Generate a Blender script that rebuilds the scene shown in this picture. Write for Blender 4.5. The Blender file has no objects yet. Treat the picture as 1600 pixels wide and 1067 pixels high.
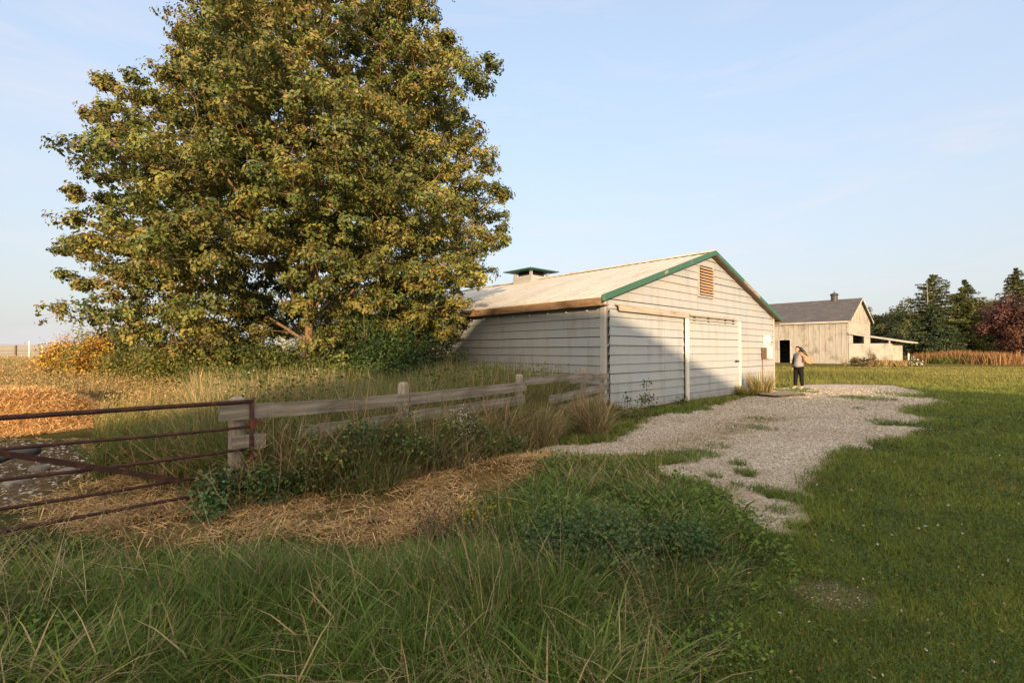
import bpy, bmesh, math, random
import numpy as np
from mathutils import Vector, Matrix
R = math.radians
rng = np.random.default_rng(7)
random.seed(7)
scene = bpy.context.scene

# ------------------------------------------------------------------ camera, sky, sun
F = 728.0; CX = 800.0; HY = 547.5; CH = 1.5
cam_d = bpy.data.cameras.new("camera"); cam = bpy.data.objects.new("camera", cam_d)
scene.collection.objects.link(cam); scene.camera = cam
cam_d.sensor_width = 36; cam_d.lens = 36*F/1600; cam_d.clip_end = 3000; cam_d.clip_start = 0.05
cam.location = (0, 0, CH); cam.rotation_euler = (R(90+1.08), 0, 0)

SUN_EL = 8.0
SUN_AZ = 2.5      # sun direction measured from straight behind the camera, towards +x
sd = Vector((math.sin(R(SUN_AZ)), -math.cos(R(SUN_AZ)), 0))*math.cos(R(SUN_EL)) + Vector((0, 0, math.sin(R(SUN_EL))))
sun_d = bpy.data.lights.new("sun", 'SUN'); sun = bpy.data.objects.new("sun", sun_d)
scene.collection.objects.link(sun)
sun_d.energy = 2.75; sun_d.angle = R(0.6); sun_d.color = (1.0, 0.70, 0.40)
sun.rotation_euler = sd.to_track_quat('Z', 'Y').to_euler()

world = bpy.data.worlds.new("World"); scene.world = world; world.use_nodes = True
wn = world.node_tree; wn.nodes.clear()
wo = wn.nodes.new('ShaderNodeOutputWorld'); bg = wn.nodes.new('ShaderNodeBackground')
sky = wn.nodes.new('ShaderNodeTexSky'); sky.sky_type = 'NISHITA'; sky.sun_disc = False
sky.sun_elevation = R(SUN_EL); sky.sun_rotation = math.atan2(sd.x, sd.y)
sky.altitude = 200; sky.air_density = 1.0; sky.dust_density = 1.6; sky.ozone_density = 1.0
bg.inputs['Strength'].default_value = 0.15
# thin high cirrus over the sky
tc = wn.nodes.new('ShaderNodeTexCoord'); mp = wn.nodes.new('ShaderNodeMapping')
mp.inputs['Scale'].default_value = (0.9, 0.9, 5.0); mp.inputs['Rotation'].default_value = (0.0, R(-10), 0); mp.inputs['Location'].default_value = (0.35, 0.2, 0.55)
cn = wn.nodes.new('ShaderNodeTexNoise'); cn.inputs['Scale'].default_value = 2.1; cn.inputs['Detail'].default_value = 9
cn.inputs['Roughness'].default_value = 0.62; cn.inputs['Distortion'].default_value = 0.6
cr = wn.nodes.new('ShaderNodeValToRGB'); cr.color_ramp.elements[0].position = 0.49; cr.color_ramp.elements[1].position = 0.80
cr.color_ramp.elements[1].color = (0.55, 0.55, 0.55, 1)
mx = wn.nodes.new('ShaderNodeMix'); mx.data_type = 'RGBA'
mx.inputs[7].default_value = (2.0, 1.85, 1.95, 1)
CLOUD_MIX = mx
L = wn.links.new
L(tc.outputs['Generated'], mp.inputs['Vector']); L(mp.outputs[0], cn.inputs['Vector']); L(cn.outputs[0], cr.inputs[0])
# pale summer haze toward the horizon; unseen overhead veil brightened for ambient fill
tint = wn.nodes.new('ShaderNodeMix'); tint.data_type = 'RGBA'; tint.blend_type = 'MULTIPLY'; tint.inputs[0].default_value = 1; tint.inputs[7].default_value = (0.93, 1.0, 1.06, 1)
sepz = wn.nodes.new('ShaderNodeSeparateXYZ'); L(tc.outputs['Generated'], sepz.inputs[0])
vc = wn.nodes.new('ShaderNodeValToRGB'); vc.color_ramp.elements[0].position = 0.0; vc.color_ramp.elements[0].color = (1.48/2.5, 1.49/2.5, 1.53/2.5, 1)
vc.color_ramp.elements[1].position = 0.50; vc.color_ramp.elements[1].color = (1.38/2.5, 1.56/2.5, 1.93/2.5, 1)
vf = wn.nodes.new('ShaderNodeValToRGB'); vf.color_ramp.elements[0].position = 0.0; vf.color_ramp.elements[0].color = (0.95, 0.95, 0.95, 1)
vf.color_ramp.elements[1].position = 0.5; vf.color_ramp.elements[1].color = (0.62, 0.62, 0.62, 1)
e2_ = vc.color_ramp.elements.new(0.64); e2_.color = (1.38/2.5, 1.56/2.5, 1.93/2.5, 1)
e3_ = vc.color_ramp.elements.new(0.90); e3_.color = (1, 0.95, 0.86, 1)  # zenith stop whitened and warmed to raise light on the shaded foreground
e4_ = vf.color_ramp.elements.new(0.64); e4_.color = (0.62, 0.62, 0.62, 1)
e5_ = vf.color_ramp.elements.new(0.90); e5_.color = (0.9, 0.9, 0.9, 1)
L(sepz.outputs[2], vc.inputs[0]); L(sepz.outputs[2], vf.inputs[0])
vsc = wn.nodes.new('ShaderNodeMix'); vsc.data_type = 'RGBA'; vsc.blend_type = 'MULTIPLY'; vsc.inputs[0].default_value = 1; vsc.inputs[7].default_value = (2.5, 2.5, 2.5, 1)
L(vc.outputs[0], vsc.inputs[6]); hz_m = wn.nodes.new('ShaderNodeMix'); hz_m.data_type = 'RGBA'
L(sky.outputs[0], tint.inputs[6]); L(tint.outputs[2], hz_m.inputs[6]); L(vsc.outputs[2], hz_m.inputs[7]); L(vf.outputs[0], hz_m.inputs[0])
# unseen warm glow added round the low sun behind the viewer, for ambient fill
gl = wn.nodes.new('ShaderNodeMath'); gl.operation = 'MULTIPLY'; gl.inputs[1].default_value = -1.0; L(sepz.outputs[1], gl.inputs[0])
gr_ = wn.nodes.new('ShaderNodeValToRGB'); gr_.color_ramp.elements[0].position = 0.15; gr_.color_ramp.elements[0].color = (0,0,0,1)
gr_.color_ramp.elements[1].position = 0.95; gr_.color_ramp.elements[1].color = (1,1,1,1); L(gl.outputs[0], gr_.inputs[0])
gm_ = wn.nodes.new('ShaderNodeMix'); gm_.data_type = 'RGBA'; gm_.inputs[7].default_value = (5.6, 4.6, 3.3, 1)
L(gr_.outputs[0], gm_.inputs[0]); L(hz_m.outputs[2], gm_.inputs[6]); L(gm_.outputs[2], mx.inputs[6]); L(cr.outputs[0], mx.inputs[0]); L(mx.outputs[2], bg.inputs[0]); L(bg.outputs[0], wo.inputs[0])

vs = scene.view_settings
vs.view_transform = 'Standard'; vs.look = 'None'; vs.exposure = 1.62; vs.gamma = 1.0; vs.use_curve_mapping = False
scene.cycles.max_bounces = 6; scene.cycles.diffuse_bounces = 3; scene.cycles.transparent_max_bounces = 4
scene.cycles.use_denoising = True

# ------------------------------------------------------------------ helpers
C = scene.collection
def PX(px, Y): return (px-CX)/F*Y                    # lateral metres of a photo column at a distance Y
def PZ(py, Y): return CH + (HY-py)/F*Y
def GP(px, py, z=0.0):
    Y = (CH-z)*F/(py-HY); return (PX(px, Y), Y)

def tag(o, label=None, cat=None, group=None, kind=None):
    if label: o['label'] = label
    if cat: o['category'] = cat
    if group: o['group'] = group
    if kind: o['kind'] = kind
    return o
def empty(name, loc=(0,0,0), rz=0.0, label=None, cat=None, group=None):
    o = bpy.data.objects.new(name, None); C.objects.link(o); o.location = loc; o.rotation_euler = (0,0,rz)
    o.empty_display_size = 0.1
    return tag(o, label, cat, group)

def raw_mesh(name, V, quads=None, tris=None, mat=None, parent=None, cols=None, smooth=False, loc=None):
    """V (n,3); quads (m,4); tris (k,3); cols (n,3) per vertex"""
    V = np.asarray(V, dtype=np.float32).reshape(-1, 3)
    q = np.asarray(quads, dtype=np.int32).reshape(-1, 4) if quads is not None and len(quads) else np.zeros((0,4), np.int32)
    t = np.asarray(tris, dtype=np.int32).reshape(-1, 3) if tris is not None and len(tris) else np.zeros((0,3), np.int32)
    me = bpy.data.meshes.new(name)
    me.vertices.add(len(V)); me.vertices.foreach_set('co', V.ravel())
    nl = q.size + t.size
    me.loops.add(nl); me.loops.foreach_set('vertex_index', np.concatenate([q.ravel(), t.ravel()]).astype(np.int32))
    starts = np.concatenate([np.arange(len(q))*4, q.size + np.arange(len(t))*3]).astype(np.int32)
    me.polygons.add(len(starts)); me.polygons.foreach_set('loop_start', starts)
    try:
        me.polygons.foreach_set('loop_total', np.concatenate([np.full(len(q),4), np.full(len(t),3)]).astype(np.int32))
    except Exception: pass
    me.polygons.foreach_set('use_smooth', np.full(len(starts), smooth))
    if cols is not None:
        ca = me.color_attributes.new('Col', 'FLOAT_COLOR', 'POINT')
        c4 = np.ones((len(V), 4), np.float32); c4[:, :3] = cols
        ca.data.foreach_set('color', c4.ravel())
    me.update(calc_edges=True)
    o = bpy.data.objects.new(name, me); C.objects.link(o)
    if mat: me.materials.append(mat)
    if parent: o.parent = parent
    if loc is not None: o.location = loc
    return o

class MB:
    """collects boxes / bars / tubes, builds ONE mesh"""
    def __init__(s): s.bm = bmesh.new()
    def box(s, x0, x1, y0, y1, z0, z1, M=None):
        vs_ = [s.bm.verts.new((x, y, z)) for x in (x0,x1) for y in (y0,y1) for z in (z0,z1)]
        if M is not None:
            for v in vs_: v.co = M @ v.co
        for f in ((0,1,3,2),(4,6,7,5),(0,4,5,1),(2,3,7,6),(0,2,6,4),(1,5,7,3)): s.bm.faces.new([vs_[i] for i in f])
        return s
    def prism(s, pts, M):         # pts (x,z) polygon extruded along y by 0..1 under matrix function M(x,t,z)
        a = [s.bm.verts.new(M(x, 0, z)) for x, z in pts]; b = [s.bm.verts.new(M(x, 1, z)) for x, z in pts]
        n = len(pts)
        s.bm.faces.new(a[::-1]); s.bm.faces.new(b)
        for i in range(n): s.bm.faces.new((a[i], a[(i+1)%n], b[(i+1)%n], b[i]))
        return s
    def poly(s, pts):
        s.bm.faces.new([s.bm.verts.new(p) for p in pts]); return s
    def tube(s, pts, r, n=8, r1=None, cap=True):
        pts = [Vector(p) for p in pts]; rings = []
        for i, p in enumerate(pts):
            d = (pts[min(i+1, len(pts)-1)] - pts[max(i-1, 0)]).normalized()
            u = d.orthogonal().normalized() if i == 0 else (u - d*u.dot(d)).normalized()
            w = d.cross(u)
            rr = r if r1 is None else r + (r1-r)*i/(len(pts)-1)
            rings.append([s.bm.verts.new(p + (u*math.cos(a)+w*math.sin(a))*rr) for a in [2*math.pi*k/n for k in range(n)]])
        for a, b in zip(rings, rings[1:]):
            for k in range(n): s.bm.faces.new((a[k], a[(k+1)%n], b[(k+1)%n], b[k]))
        if cap: s.bm.faces.new(rings[0][::-1]); s.bm.faces.new(rings[-1])
        return s
    def build(s, name, mat, parent=None, bevel=0, smooth=False, loc=None, rot=None):
        bmesh.ops.recalc_face_normals(s.bm, faces=s.bm.faces[:])
        if bevel: bmesh.ops.bevel(s.bm, geom=s.bm.edges[:], offset=bevel, segments=2, affect='EDGES', clamp_overlap=True)
        me = bpy.data.meshes.new(name); s.bm.to_mesh(me); s.bm.free()
        if smooth:
            for p in me.polygons: p.use_smooth = True
        if mat: me.materials.append(mat)
        o = bpy.data.objects.new(name, me); C.objects.link(o)
        if parent: o.parent = parent
        if loc is not None: o.location = loc
        if rot is not None: o.rotation_euler = rot
        return o

# ------------------------------------------------------------------ materials
def new_mat(name):
    m = bpy.data.materials.new(name); m.use_nodes = True
    nt = m.node_tree; b = nt.nodes['Principled BSDF']; b.inputs['Roughness'].default_value = 0.85
    b.inputs['Specular IOR Level'].default_value = 0.25
    return m, nt, b
def N(nt, t, **kw):
    n = nt.nodes.new(t)
    for k, v in kw.items():
        if k in n.inputs: n.inputs[k].default_value = v
        else: setattr(n, k, v)
    return n
def ramp(nt, src, stops):
    r = nt.nodes.new('ShaderNodeValToRGB'); e = r.color_ramp.elements
    while len(e) < len(stops): e.new(0.5)
    for el, (p, c) in zip(e, stops): el.position = p; el.color = (*c, 1) if len(c) == 3 else c
    nt.links.new(src, r.inputs[0]); return r.outputs[0]
def noise(nt, scale=5, detail=6, rough=0.6, vec=None, sc=(1,1,1), coord='Object', dist=0.0):
    if vec is None:
        t = nt.nodes.new('ShaderNodeTexCoord'); mpg = nt.nodes.new('ShaderNodeMapping'); mpg.inputs['Scale'].default_value = sc
        nt.links.new(t.outputs[coord], mpg.inputs[0]); vec = mpg.outputs[0]
    n = N(nt, 'ShaderNodeTexNoise', Scale=scale, Detail=detail, Roughness=rough, Distortion=dist)
    nt.links.new(vec, n.inputs['Vector']); return n.outputs[0]
def mix(nt, a, b, f, mode='MIX'):
    m = nt.nodes.new('ShaderNodeMix'); m.data_type = 'RGBA'; m.blend_type = mode
    for idx, v in ((6, a), (7, b), (0, f)):
        if isinstance(v, bpy.types.NodeSocket): nt.links.new(v, m.inputs[idx])
        elif idx == 0: m.inputs[0].default_value = v
        else: m.inputs[idx].default_value = (*v, 1)
    return m.outputs[2]
def bump(nt, b, h, strength=0.4, dist=0.01):
    n = nt.nodes.new('ShaderNodeBump'); n.inputs['Strength'].default_value = strength; n.inputs['Distance'].default_value = dist
    nt.links.new(h, n.inputs['Height']); nt.links.new(n.outputs[0], b.inputs['Normal'])

def leaf_mat(name, transl=0.35, rough=0.6, spec=0.25, tint=(1,1,1)):
    m, nt, b = new_mat(name)
    a = N(nt, 'ShaderNodeAttribute', attribute_name='Col')
    g = nt.nodes.new('ShaderNodeNewGeometry')
    col = mix(nt, a.outputs['Color'], tint, 1.0, 'MULTIPLY')
    b.inputs['Roughness'].default_value = rough; b.inputs['Specular IOR Level'].default_value = spec
    nt.links.new(col, b.inputs['Base Color'])
    tr = nt.nodes.new('ShaderNodeBsdfTranslucent'); nt.links.new(col, tr.inputs['Color'])
    mxs = nt.nodes.new('ShaderNodeMixShader'); mxs.inputs[0].default_value = transl
    nt.links.new(b.outputs[0], mxs.inputs[1]); nt.links.new(tr.outputs[0], mxs.inputs[2])
    nt.links.new(mxs.outputs[0], nt.nodes['Material Output'].inputs[0]); return m
M_LEAF = leaf_mat('oak_leaves', 0.3, 0.5, 0.35)
M_GRASS = leaf_mat('grass_blades', 0.25, 0.6, 0.2)
M_DRY = leaf_mat('dry_stalks', 0.2, 0.7, 0.15)
M_NEEDLE = leaf_mat('needles', 0.1, 0.7, 0.15)

def wood_mat(name, dark, light, along=(1,1,1), scale=6, stain=None, bumpd=0.006, rough=0.9):
    m, nt, b = new_mat(name)
    g = noise(nt, scale, 8, 0.65, sc=along)
    g2 = noise(nt, 1.3, 4, 0.6)
    c = ramp(nt, g, [(0.3, dark), (0.62, light)])
    c = mix(nt, c, mix(nt, c, (0.45,0.42,0.36), 1.0, 'MULTIPLY'), ramp(nt, g2, [(0.5, (0,0,0)), (0.72, (0.8,0.8,0.8))]))
    if stain:
        g3 = noise(nt, 2.3, 6, 0.7)
        c = mix(nt, c, stain, ramp(nt, g3, [(0.55, (0,0,0)), (0.7, (0.7,0.7,0.7))]))
    nt.links.new(c, b.inputs['Base Color']); b.inputs['Roughness'].default_value = rough
    bump(nt, b, g, 0.7, bumpd); return m
M_BOARD = wood_mat('weathered_board', (0.12,0.10,0.085), (0.31,0.275,0.23), (0.6,9,9), 3, stain=(0.22,0.2,0.11))
M_POST = wood_mat('weathered_post', (0.17,0.14,0.11), (0.42,0.36,0.29), (9,9,0.6), 3)
M_FASCIA = wood_mat('brown_fascia', (0.10,0.06,0.035), (0.30,0.19,0.11), (9,0.5,9), 3, stain=(0.35,0.27,0.2))
M_BARNWOOD = wood_mat('grey_barn_boards', (0.27,0.26,0.245), (0.39,0.38,0.36), (3,3,0.22), 3, stain=(0.50,0.35,0.23))
M_BATTEN = wood_mat('grey_battens', (0.30,0.28,0.25), (0.44,0.42,0.38), (3,3,0.3), 3)
M_BARK = wood_mat('bark', (0.075,0.05,0.032), (0.27,0.175,0.10), (5,5,1.2), 4, bumpd=0.03)
M_PLY = wood_mat('weathered_ply', (0.36,0.345,0.32), (0.52,0.50,0.46), (1,6,6), 3)
M_HOOD = wood_mat('weathered_hood', (0.25,0.22,0.18), (0.40,0.35,0.30), (0.6,6,6), 3)

def siding_mat(name, base, warm):
    m, nt, b = new_mat(name)
    fine = noise(nt, 40, 3, 0.5, sc=(0.03, 0.03, 3))
    streak = noise(nt, 2.2, 5, 0.6, sc=(1.6, 1.6, 0.3))
    blot = noise(nt, 0.8, 6, 0.65)
    c = mix(nt, base, warm, ramp(nt, blot, [(0.40,(0,0,0)),(0.66,(1,1,1))]))
    c = mix(nt, c, (0.27,0.25,0.22), ramp(nt, streak, [(0.50,(0,0,0)),(0.74,(0.55,0.55,0.55))]))
    # fine horizontal noise slightly darkens the paint
    c = mix(nt, c, mix(nt, c, (0.86,0.86,0.87), 1.0, 'MULTIPLY'), fine)
    t0 = nt.nodes.new('ShaderNodeTexCoord'); s0 = nt.nodes.new('ShaderNodeSeparateXYZ'); nt.links.new(t0.outputs['Object'], s0.inputs[0])
    sn_ = noise(nt, 3, 6, 0.75, sc=(1.5,1.5,0.6)); sub_ = nt.nodes.new('ShaderNodeMath'); sub_.operation = 'MULTIPLY_ADD'; sub_.inputs[1].default_value = -1.5; nt.links.new(s0.outputs[2], sub_.inputs[0]); nt.links.new(sn_, sub_.inputs[2])
    c = mix(nt, c, (0.20,0.155,0.11), ramp(nt, sub_.outputs[0], [(0.12,(0,0,0)),(0.6,(0.75,0.75,0.75))]))
    nt.links.new(c, b.inputs['Base Color']); b.inputs['Roughness'].default_value = 0.6
    w = N(nt, 'ShaderNodeTexWave', Scale=14.0, Distortion=0.4); w.bands_direction = 'Z'
    t = nt.nodes.new('ShaderNodeTexCoord'); nt.links.new(t.outputs['Object'], w.inputs['Vector'])
    add = nt.nodes.new('ShaderNodeMath'); nt.links.new(w.outputs['Fac'], add.inputs[0]); nt.links.new(fine, add.inputs[1])
    bump(nt, b, add.outputs[0], 0.35, 0.004); return m
M_SIDE = siding_mat('pale_siding', (0.35,0.385,0.425), (0.395,0.40,0.395))
M_DOOR = siding_mat('pale_door_siding', (0.38,0.415,0.455), (0.42,0.425,0.415))

def paint(name, col, rough=0.5, dirt=0.35, scale=4, metal=0.0, dcol=(0.3,0.25,0.2), d0=0.5):
    m, nt, b = new_mat(name); n = noise(nt, scale, 7, 0.7)
    c = mix(nt, col, dcol, ramp(nt, n, [(d0,(0,0,0)),(d0+0.25,(dirt,dirt,dirt))]))
    nt.links.new(c, b.inputs['Base Color']); b.inputs['Roughness'].default_value = rough; b.inputs['Metallic'].default_value = metal
    bump(nt, b, n, 0.2, 0.003); return m
M_GREEN = paint('green_trim', (0.04,0.115,0.08), 0.5, 0.5, 3, dcol=(0.35,0.38,0.3), d0=0.58)
M_WHITE = paint('white_trim', (0.70,0.69,0.64), 0.5, 0.4)
M_CORNER = paint('worn_corner_trim', (0.43,0.43,0.42), 0.6, 0.6, 5)
M_GREYPANEL = paint('grey_panels', (0.20,0.195,0.185), 0.8, 0.5, 1)
M_CREAM = paint('cream_box', (0.78,0.76,0.66), 0.5, 0.35)
M_REDEDGE = paint('red_brown_edge', (0.16,0.05,0.04), 0.6, 0.4)
M_RUST = paint('rusty_pipe', (0.045,0.020,0.018), 0.7, 0.8, 14, dcol=(0.15,0.055,0.03), d0=0.48)
M_RUST2 = paint('red_rust', (0.13,0.04,0.025), 0.8, 0.8, 14, dcol=(0.12,0.05,0.04))
M_BLACK = paint('dark_inside', (0.012,0.011,0.010), 0.95, 0.2)
M_DARKMETAL = paint('dark_metal', (0.05,0.05,0.055), 0.5, 0.4)
M_CONC = paint('concrete', (0.24,0.21,0.18), 0.9, 0.9, 6, dcol=(0.11,0.085,0.06), d0=0.42)
M_SOFFIT = paint('brown_soffit', (0.13,0.085,0.055), 0.9, 0.5, 5)
M_TRACK = paint('grey_track', (0.36,0.35,0.34), 0.6, 0.6, 6, dcol=(0.2,0.12,0.08))
M_LOUVRE = paint('louvre_slats', (0.42,0.30,0.20), 0.7, 0.5, 8, dcol=(0.25,0.1,0.06))

def roof_mat():
    m, nt, b = new_mat('cream_metal_roof')
    n1 = noise(nt, 0.9, 7, 0.7, sc=(0.35, 1.5, 1)); n2 = noise(nt, 5, 5, 0.6)
    n3 = noise(nt, 0.35, 3, 0.5, sc=(0.25,1,1))
    c = ramp(nt, n1, [(0.3,(0.60,0.57,0.51)),(0.5,(0.53,0.50,0.43)),(0.72,(0.38,0.33,0.27))])
    c = mix(nt, c, (0.36,0.29,0.22), ramp(nt, n2, [(0.54,(0,0,0)),(0.8,(0.7,0.7,0.7))]))
    # rust dots of the screw rows: every 0.3 m along, every 0.9 m up the slope
    t = nt.nodes.new('ShaderNodeTexCoord'); sp = nt.nodes.new('ShaderNodeSeparateXYZ'); nt.links.new(t.outputs['Object'], sp.inputs[0])
    dd = []
    for out, per_ in ((0, 0.9), (1, 0.3)):
        f = nt.nodes.new('ShaderNodeMath'); f.operation = 'PINGPONG'; f.inputs[1].default_value = per_/2; nt.links.new(sp.outputs[out], f.inputs[0])
        l_ = nt.nodes.new('ShaderNodeMath'); l_.operation = 'LESS_THAN'; l_.inputs[1].default_value = 0.022; nt.links.new(f.outputs[0], l_.inputs[0]); dd.append(l_)
    mm = nt.nodes.new('ShaderNodeMath'); mm.operation = 'MULTIPLY'; nt.links.new(dd[0].outputs[0], mm.inputs[0]); nt.links.new(dd[1].outputs[0], mm.inputs[1])
    c = mix(nt, c, (0.22,0.13,0.08), mm.outputs[0])
    nt.links.new(c, b.inputs['Base Color']); b.inputs['Roughness'].default_value = 0.55
    bump(nt, b, n2, 0.2, 0.004); return m
M_ROOF = roof_mat()
M_ROOFBLUE = paint('blue_grey_roof', (0.26,0.29,0.35), 0.5, 0.6, 2, dcol=(0.42,0.41,0.4))
def shingle_mat():
    m, nt, b = new_mat('dark_shingles')
    t = nt.nodes.new('ShaderNodeTexCoord'); mg = nt.nodes.new('ShaderNodeMapping')
    nt.links.new(t.outputs['UV'], mg.inputs[0])
    br = N(nt, 'ShaderNodeTexBrick', Scale=1.0); br.inputs['Brick Width'].default_value = 0.5; br.inputs['Row Height'].default_value = 0.2
    br.inputs['Color1'].default_value = (0.085,0.08,0.085,1); br.inputs['Color2'].default_value = (0.12,0.11,0.115,1); br.inputs['Mortar'].default_value = (0.04,0.04,0.045,1)
    br.inputs['Mortar Size'].default_value = 0.012
    nt.links.new(mg.outputs[0], br.inputs['Vector'])
    n = noise(nt, 1.2, 6, 0.7)
    c = mix(nt, br.outputs[0], (0.22,0.16,0.12), ramp(nt, n, [(0.52,(0,0,0)),(0.8,(0.6,0.6,0.6))]))
    nt.links.new(c, b.inputs['Base Color']); return m
M_SHINGLE = shingle_mat()

# ------------------------------------------------------------------ terrain
def fnoise(x, y, s, seed=0):
    a = np.sin(x*s*1.7+seed*1.3)+np.sin(y*s*2.1+seed*2.7)+np.sin((x+y)*s*1.1+seed)+np.sin((x-1.7*y)*s*0.8+seed*4.1)
    b = np.sin(x*s*4.3+seed*3.1+1)+np.sin(y*s*3.9+seed)+np.sin((x-y)*s*3.3+seed*.7)
    return a/4*0.7 + b/3*0.3
def sstep(x, a, b):
    t = np.clip((x-a)/(b-a), 0, 1); return t*t*(3-2*t)
def in_poly(x, y, poly):
    x = np.asarray(x, float); y = np.asarray(y, float)
    inside = np.zeros(x.shape, bool); n = len(poly)
    for i in range(n):
        x0, y0 = poly[i]; x1, y1 = poly[(i+1)%n]
        c = ((y0 > y) != (y1 > y)) & (x < (x1-x0)*(y-y0)/((y1-y0) if abs(y1-y0) > 1e-9 else 1e-9)+x0)
        inside ^= c
    return inside
def sd_line(x, y, pts, closed=False):
    d = np.full(np.shape(x), 1e9); n = len(pts)
    for i in range(n if closed else n-1):
        x0, y0 = pts[i]; x1, y1 = pts[(i+1)%n]; dx, dy = x1-x0, y1-y0
        t = np.clip(((x-x0)*dx+(y-y0)*dy)/(dx*dx+dy*dy+1e-12), 0, 1)
        d = np.minimum(d, np.hypot(x-x0-t*dx, y-y0-t*dy))
    return d
def sd_poly(x, y, poly):           # positive inside
    d = sd_line(x, y, poly, True); return np.where(in_poly(x, y, poly), d, -d)

ANG = math.atan2(0.671, 0.741)
DF = np.array([math.cos(ANG), math.sin(ANG)]); DS = np.array([-math.sin(ANG), math.cos(ANG)])
B1 = np.array([2.17, 10.97]); B1W, B1L = 10.92, 26.0
B2 = np.array([29.6, 41.0])
GRAVEL = [GP(*p) for p in ((815,716),(850,698),(905,696),(950,688),(985,672),(1010,652),(1060,643),(1120,632),(1152,624),(1178,617),(1215,607),(1262,601),(1340,601),(1400,603),
          (1436,612),(1488,630),(1405,643),(1448,655),(1440,682),(1330,706),(1275,742),(1255,770),(1255,800),(1240,832),(1215,838),(1188,812),(1155,790),(1110,762),(1045,748),(1000,735),(950,722),(900,728),(860,728))]
STRAW = [GP(*p) for p in ((95,838),(60,800),(110,770),(180,745),(330,775),(400,778),(500,772),(600,768),(650,742),(720,736),(800,712),(850,708),(862,722),(835,748),(770,772),(740,800),(660,838),(620,856),(540,852),(420,850),(300,862),(200,852))]
RUBBLE = [GP(*p) for p in ((-120,790),(-100,700),(0,688),(110,690),(150,720),(110,760),(40,785),(-30,800))]
TALL = [GP(*p) for p in ((-400,1300),(-300,840),(60,835),(200,862),(420,862),(620,868),(700,838),(760,790),(850,740),(900,735),(1000,745),(1110,772),(1170,790),(1205,835),(1165,900),(1120,1000),(1100,1300))]
FENCE = [(-2.95,4.30),(-2.60,4.62),(-1.34,5.93),(0.16,7.90),(1.60,9.98),(2.12,10.72)]
GATE_R = np.array([-2.55, 4.58]); GDIR = -DF
PILE_C = np.array([-10.2, 9.3])

def terrain(x, y):
    x = np.asarray(x, float); y = np.asarray(y, float)
    z = 0.3*sstep(y, 21, 37) + 0.12*sstep(-x, 10, 22)*sstep(y, 8, 20)
    z = z + 0.02*fnoise(x, y, 0.9, 1)*sstep(np.hypot(x, y), 1, 4)
    gr = sstep(sd_poly(x, y, GRAVEL), -0.6, 0.4)
    z = z*(1-0.4*gr)
    # low bank of grass beyond the yard
    z = z + 0.10*np.exp(-((y-25)/3.0)**2)*sstep(x, 9, 13)
    # humps of soil by the near end of the drive
    tall = sstep(sd_poly(x, y, TALL), -0.1, 0.8)
    z = z + tall*(0.06+0.06*fnoise(x, y, 1.6, 5))
    hx, hy = GP(880, 735); z = z + 0.12*np.exp(-(((x-hx)/0.9)**2+((y-hy)/0.45)**2))
    return z

def ground_mat():
    m, nt, b = new_mat('soil_and_turf')
    a = N(nt, 'ShaderNodeAttribute', attribute_name='Col')
    n1 = noise(nt, 1.1, 8, 0.65); n2 = noise(nt, 14, 6, 0.7); n3 = noise(nt, 0.16, 5, 0.6, sc=(1,3,1))
    c = mix(nt, a.outputs['Color'], mix(nt, a.outputs['Color'], (0.62,0.55,0.45), 1.0, 'MULTIPLY'), ramp(nt, n1, [(0.38,(0,0,0)),(0.65,(1,1,1))]))
    c = mix(nt, c, mix(nt, c, (1.35,1.2,0.9), 1.0, 'MULTIPLY'), ramp(nt, n3, [(0.4,(0,0,0)),(0.6,(0.8,0.8,0.8))]))
    c = mix(nt, c, mix(nt, c, (0.6,0.6,0.6), 1.0, 'MULTIPLY'), ramp(nt, n2, [(0.4,(0,0,0)),(0.7,(1,1,1))]))
    nt.links.new(c, b.inputs['Base Color']); b.inputs['Roughness'].default_value = 1.0; b.inputs['Specular IOR Level'].default_value = 0.05
    bump(nt, b, n2, 0.8, 0.03); return m
def axis(near, step, far, grow=1.12):
    a = list(np.arange(0, near, step)); s = step
    while a[-1] < far: s *= grow; a.append(a[-1]+s)
    return np.array(a)
def grid_faces(nx, ny):
    i = np.arange(nx-1)[:, None]*ny + np.arange(ny-1)[None, :]
    return np.stack([i, i+ny, i+ny+1, i+1], -1).reshape(-1, 4)
ax = axis(9, 0.1, 1500); xs = np.concatenate([-ax[::-1][:-1], ax])
ay = axis(14, 0.1, 2200); ys = np.concatenate([-axis(3, 0.4, 300)[::-1][:-1], ay])
GX, GY = np.meshgrid(xs, ys, indexing='ij'); GX = GX.ravel(); GY = GY.ravel()
GZ = terrain(GX, GY)
lawn_c = np.array([0.12,0.14,0.04]); soil = np.array([0.085,0.07,0.042]); dryc = np.array([0.22,0.16,0.07]); rub = np.array([0.13,0.095,0.065])
strawc = np.array([0.26,0.165,0.07])
def mixw(c, d, w): return c*(1-w[:, None]) + d[None, :]*w[:, None]
gc = np.tile(np.array([0.06,0.068,0.026]), (len(GX), 1))
gc = mixw(gc, lawn_c, sstep(GY, 12, 22)*sstep(GX, 2, 6))
gc = mixw(gc, np.array([0.16,0.145,0.045]), sstep(GY, 18, 30)*sstep(GX, 8, 14))
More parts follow.
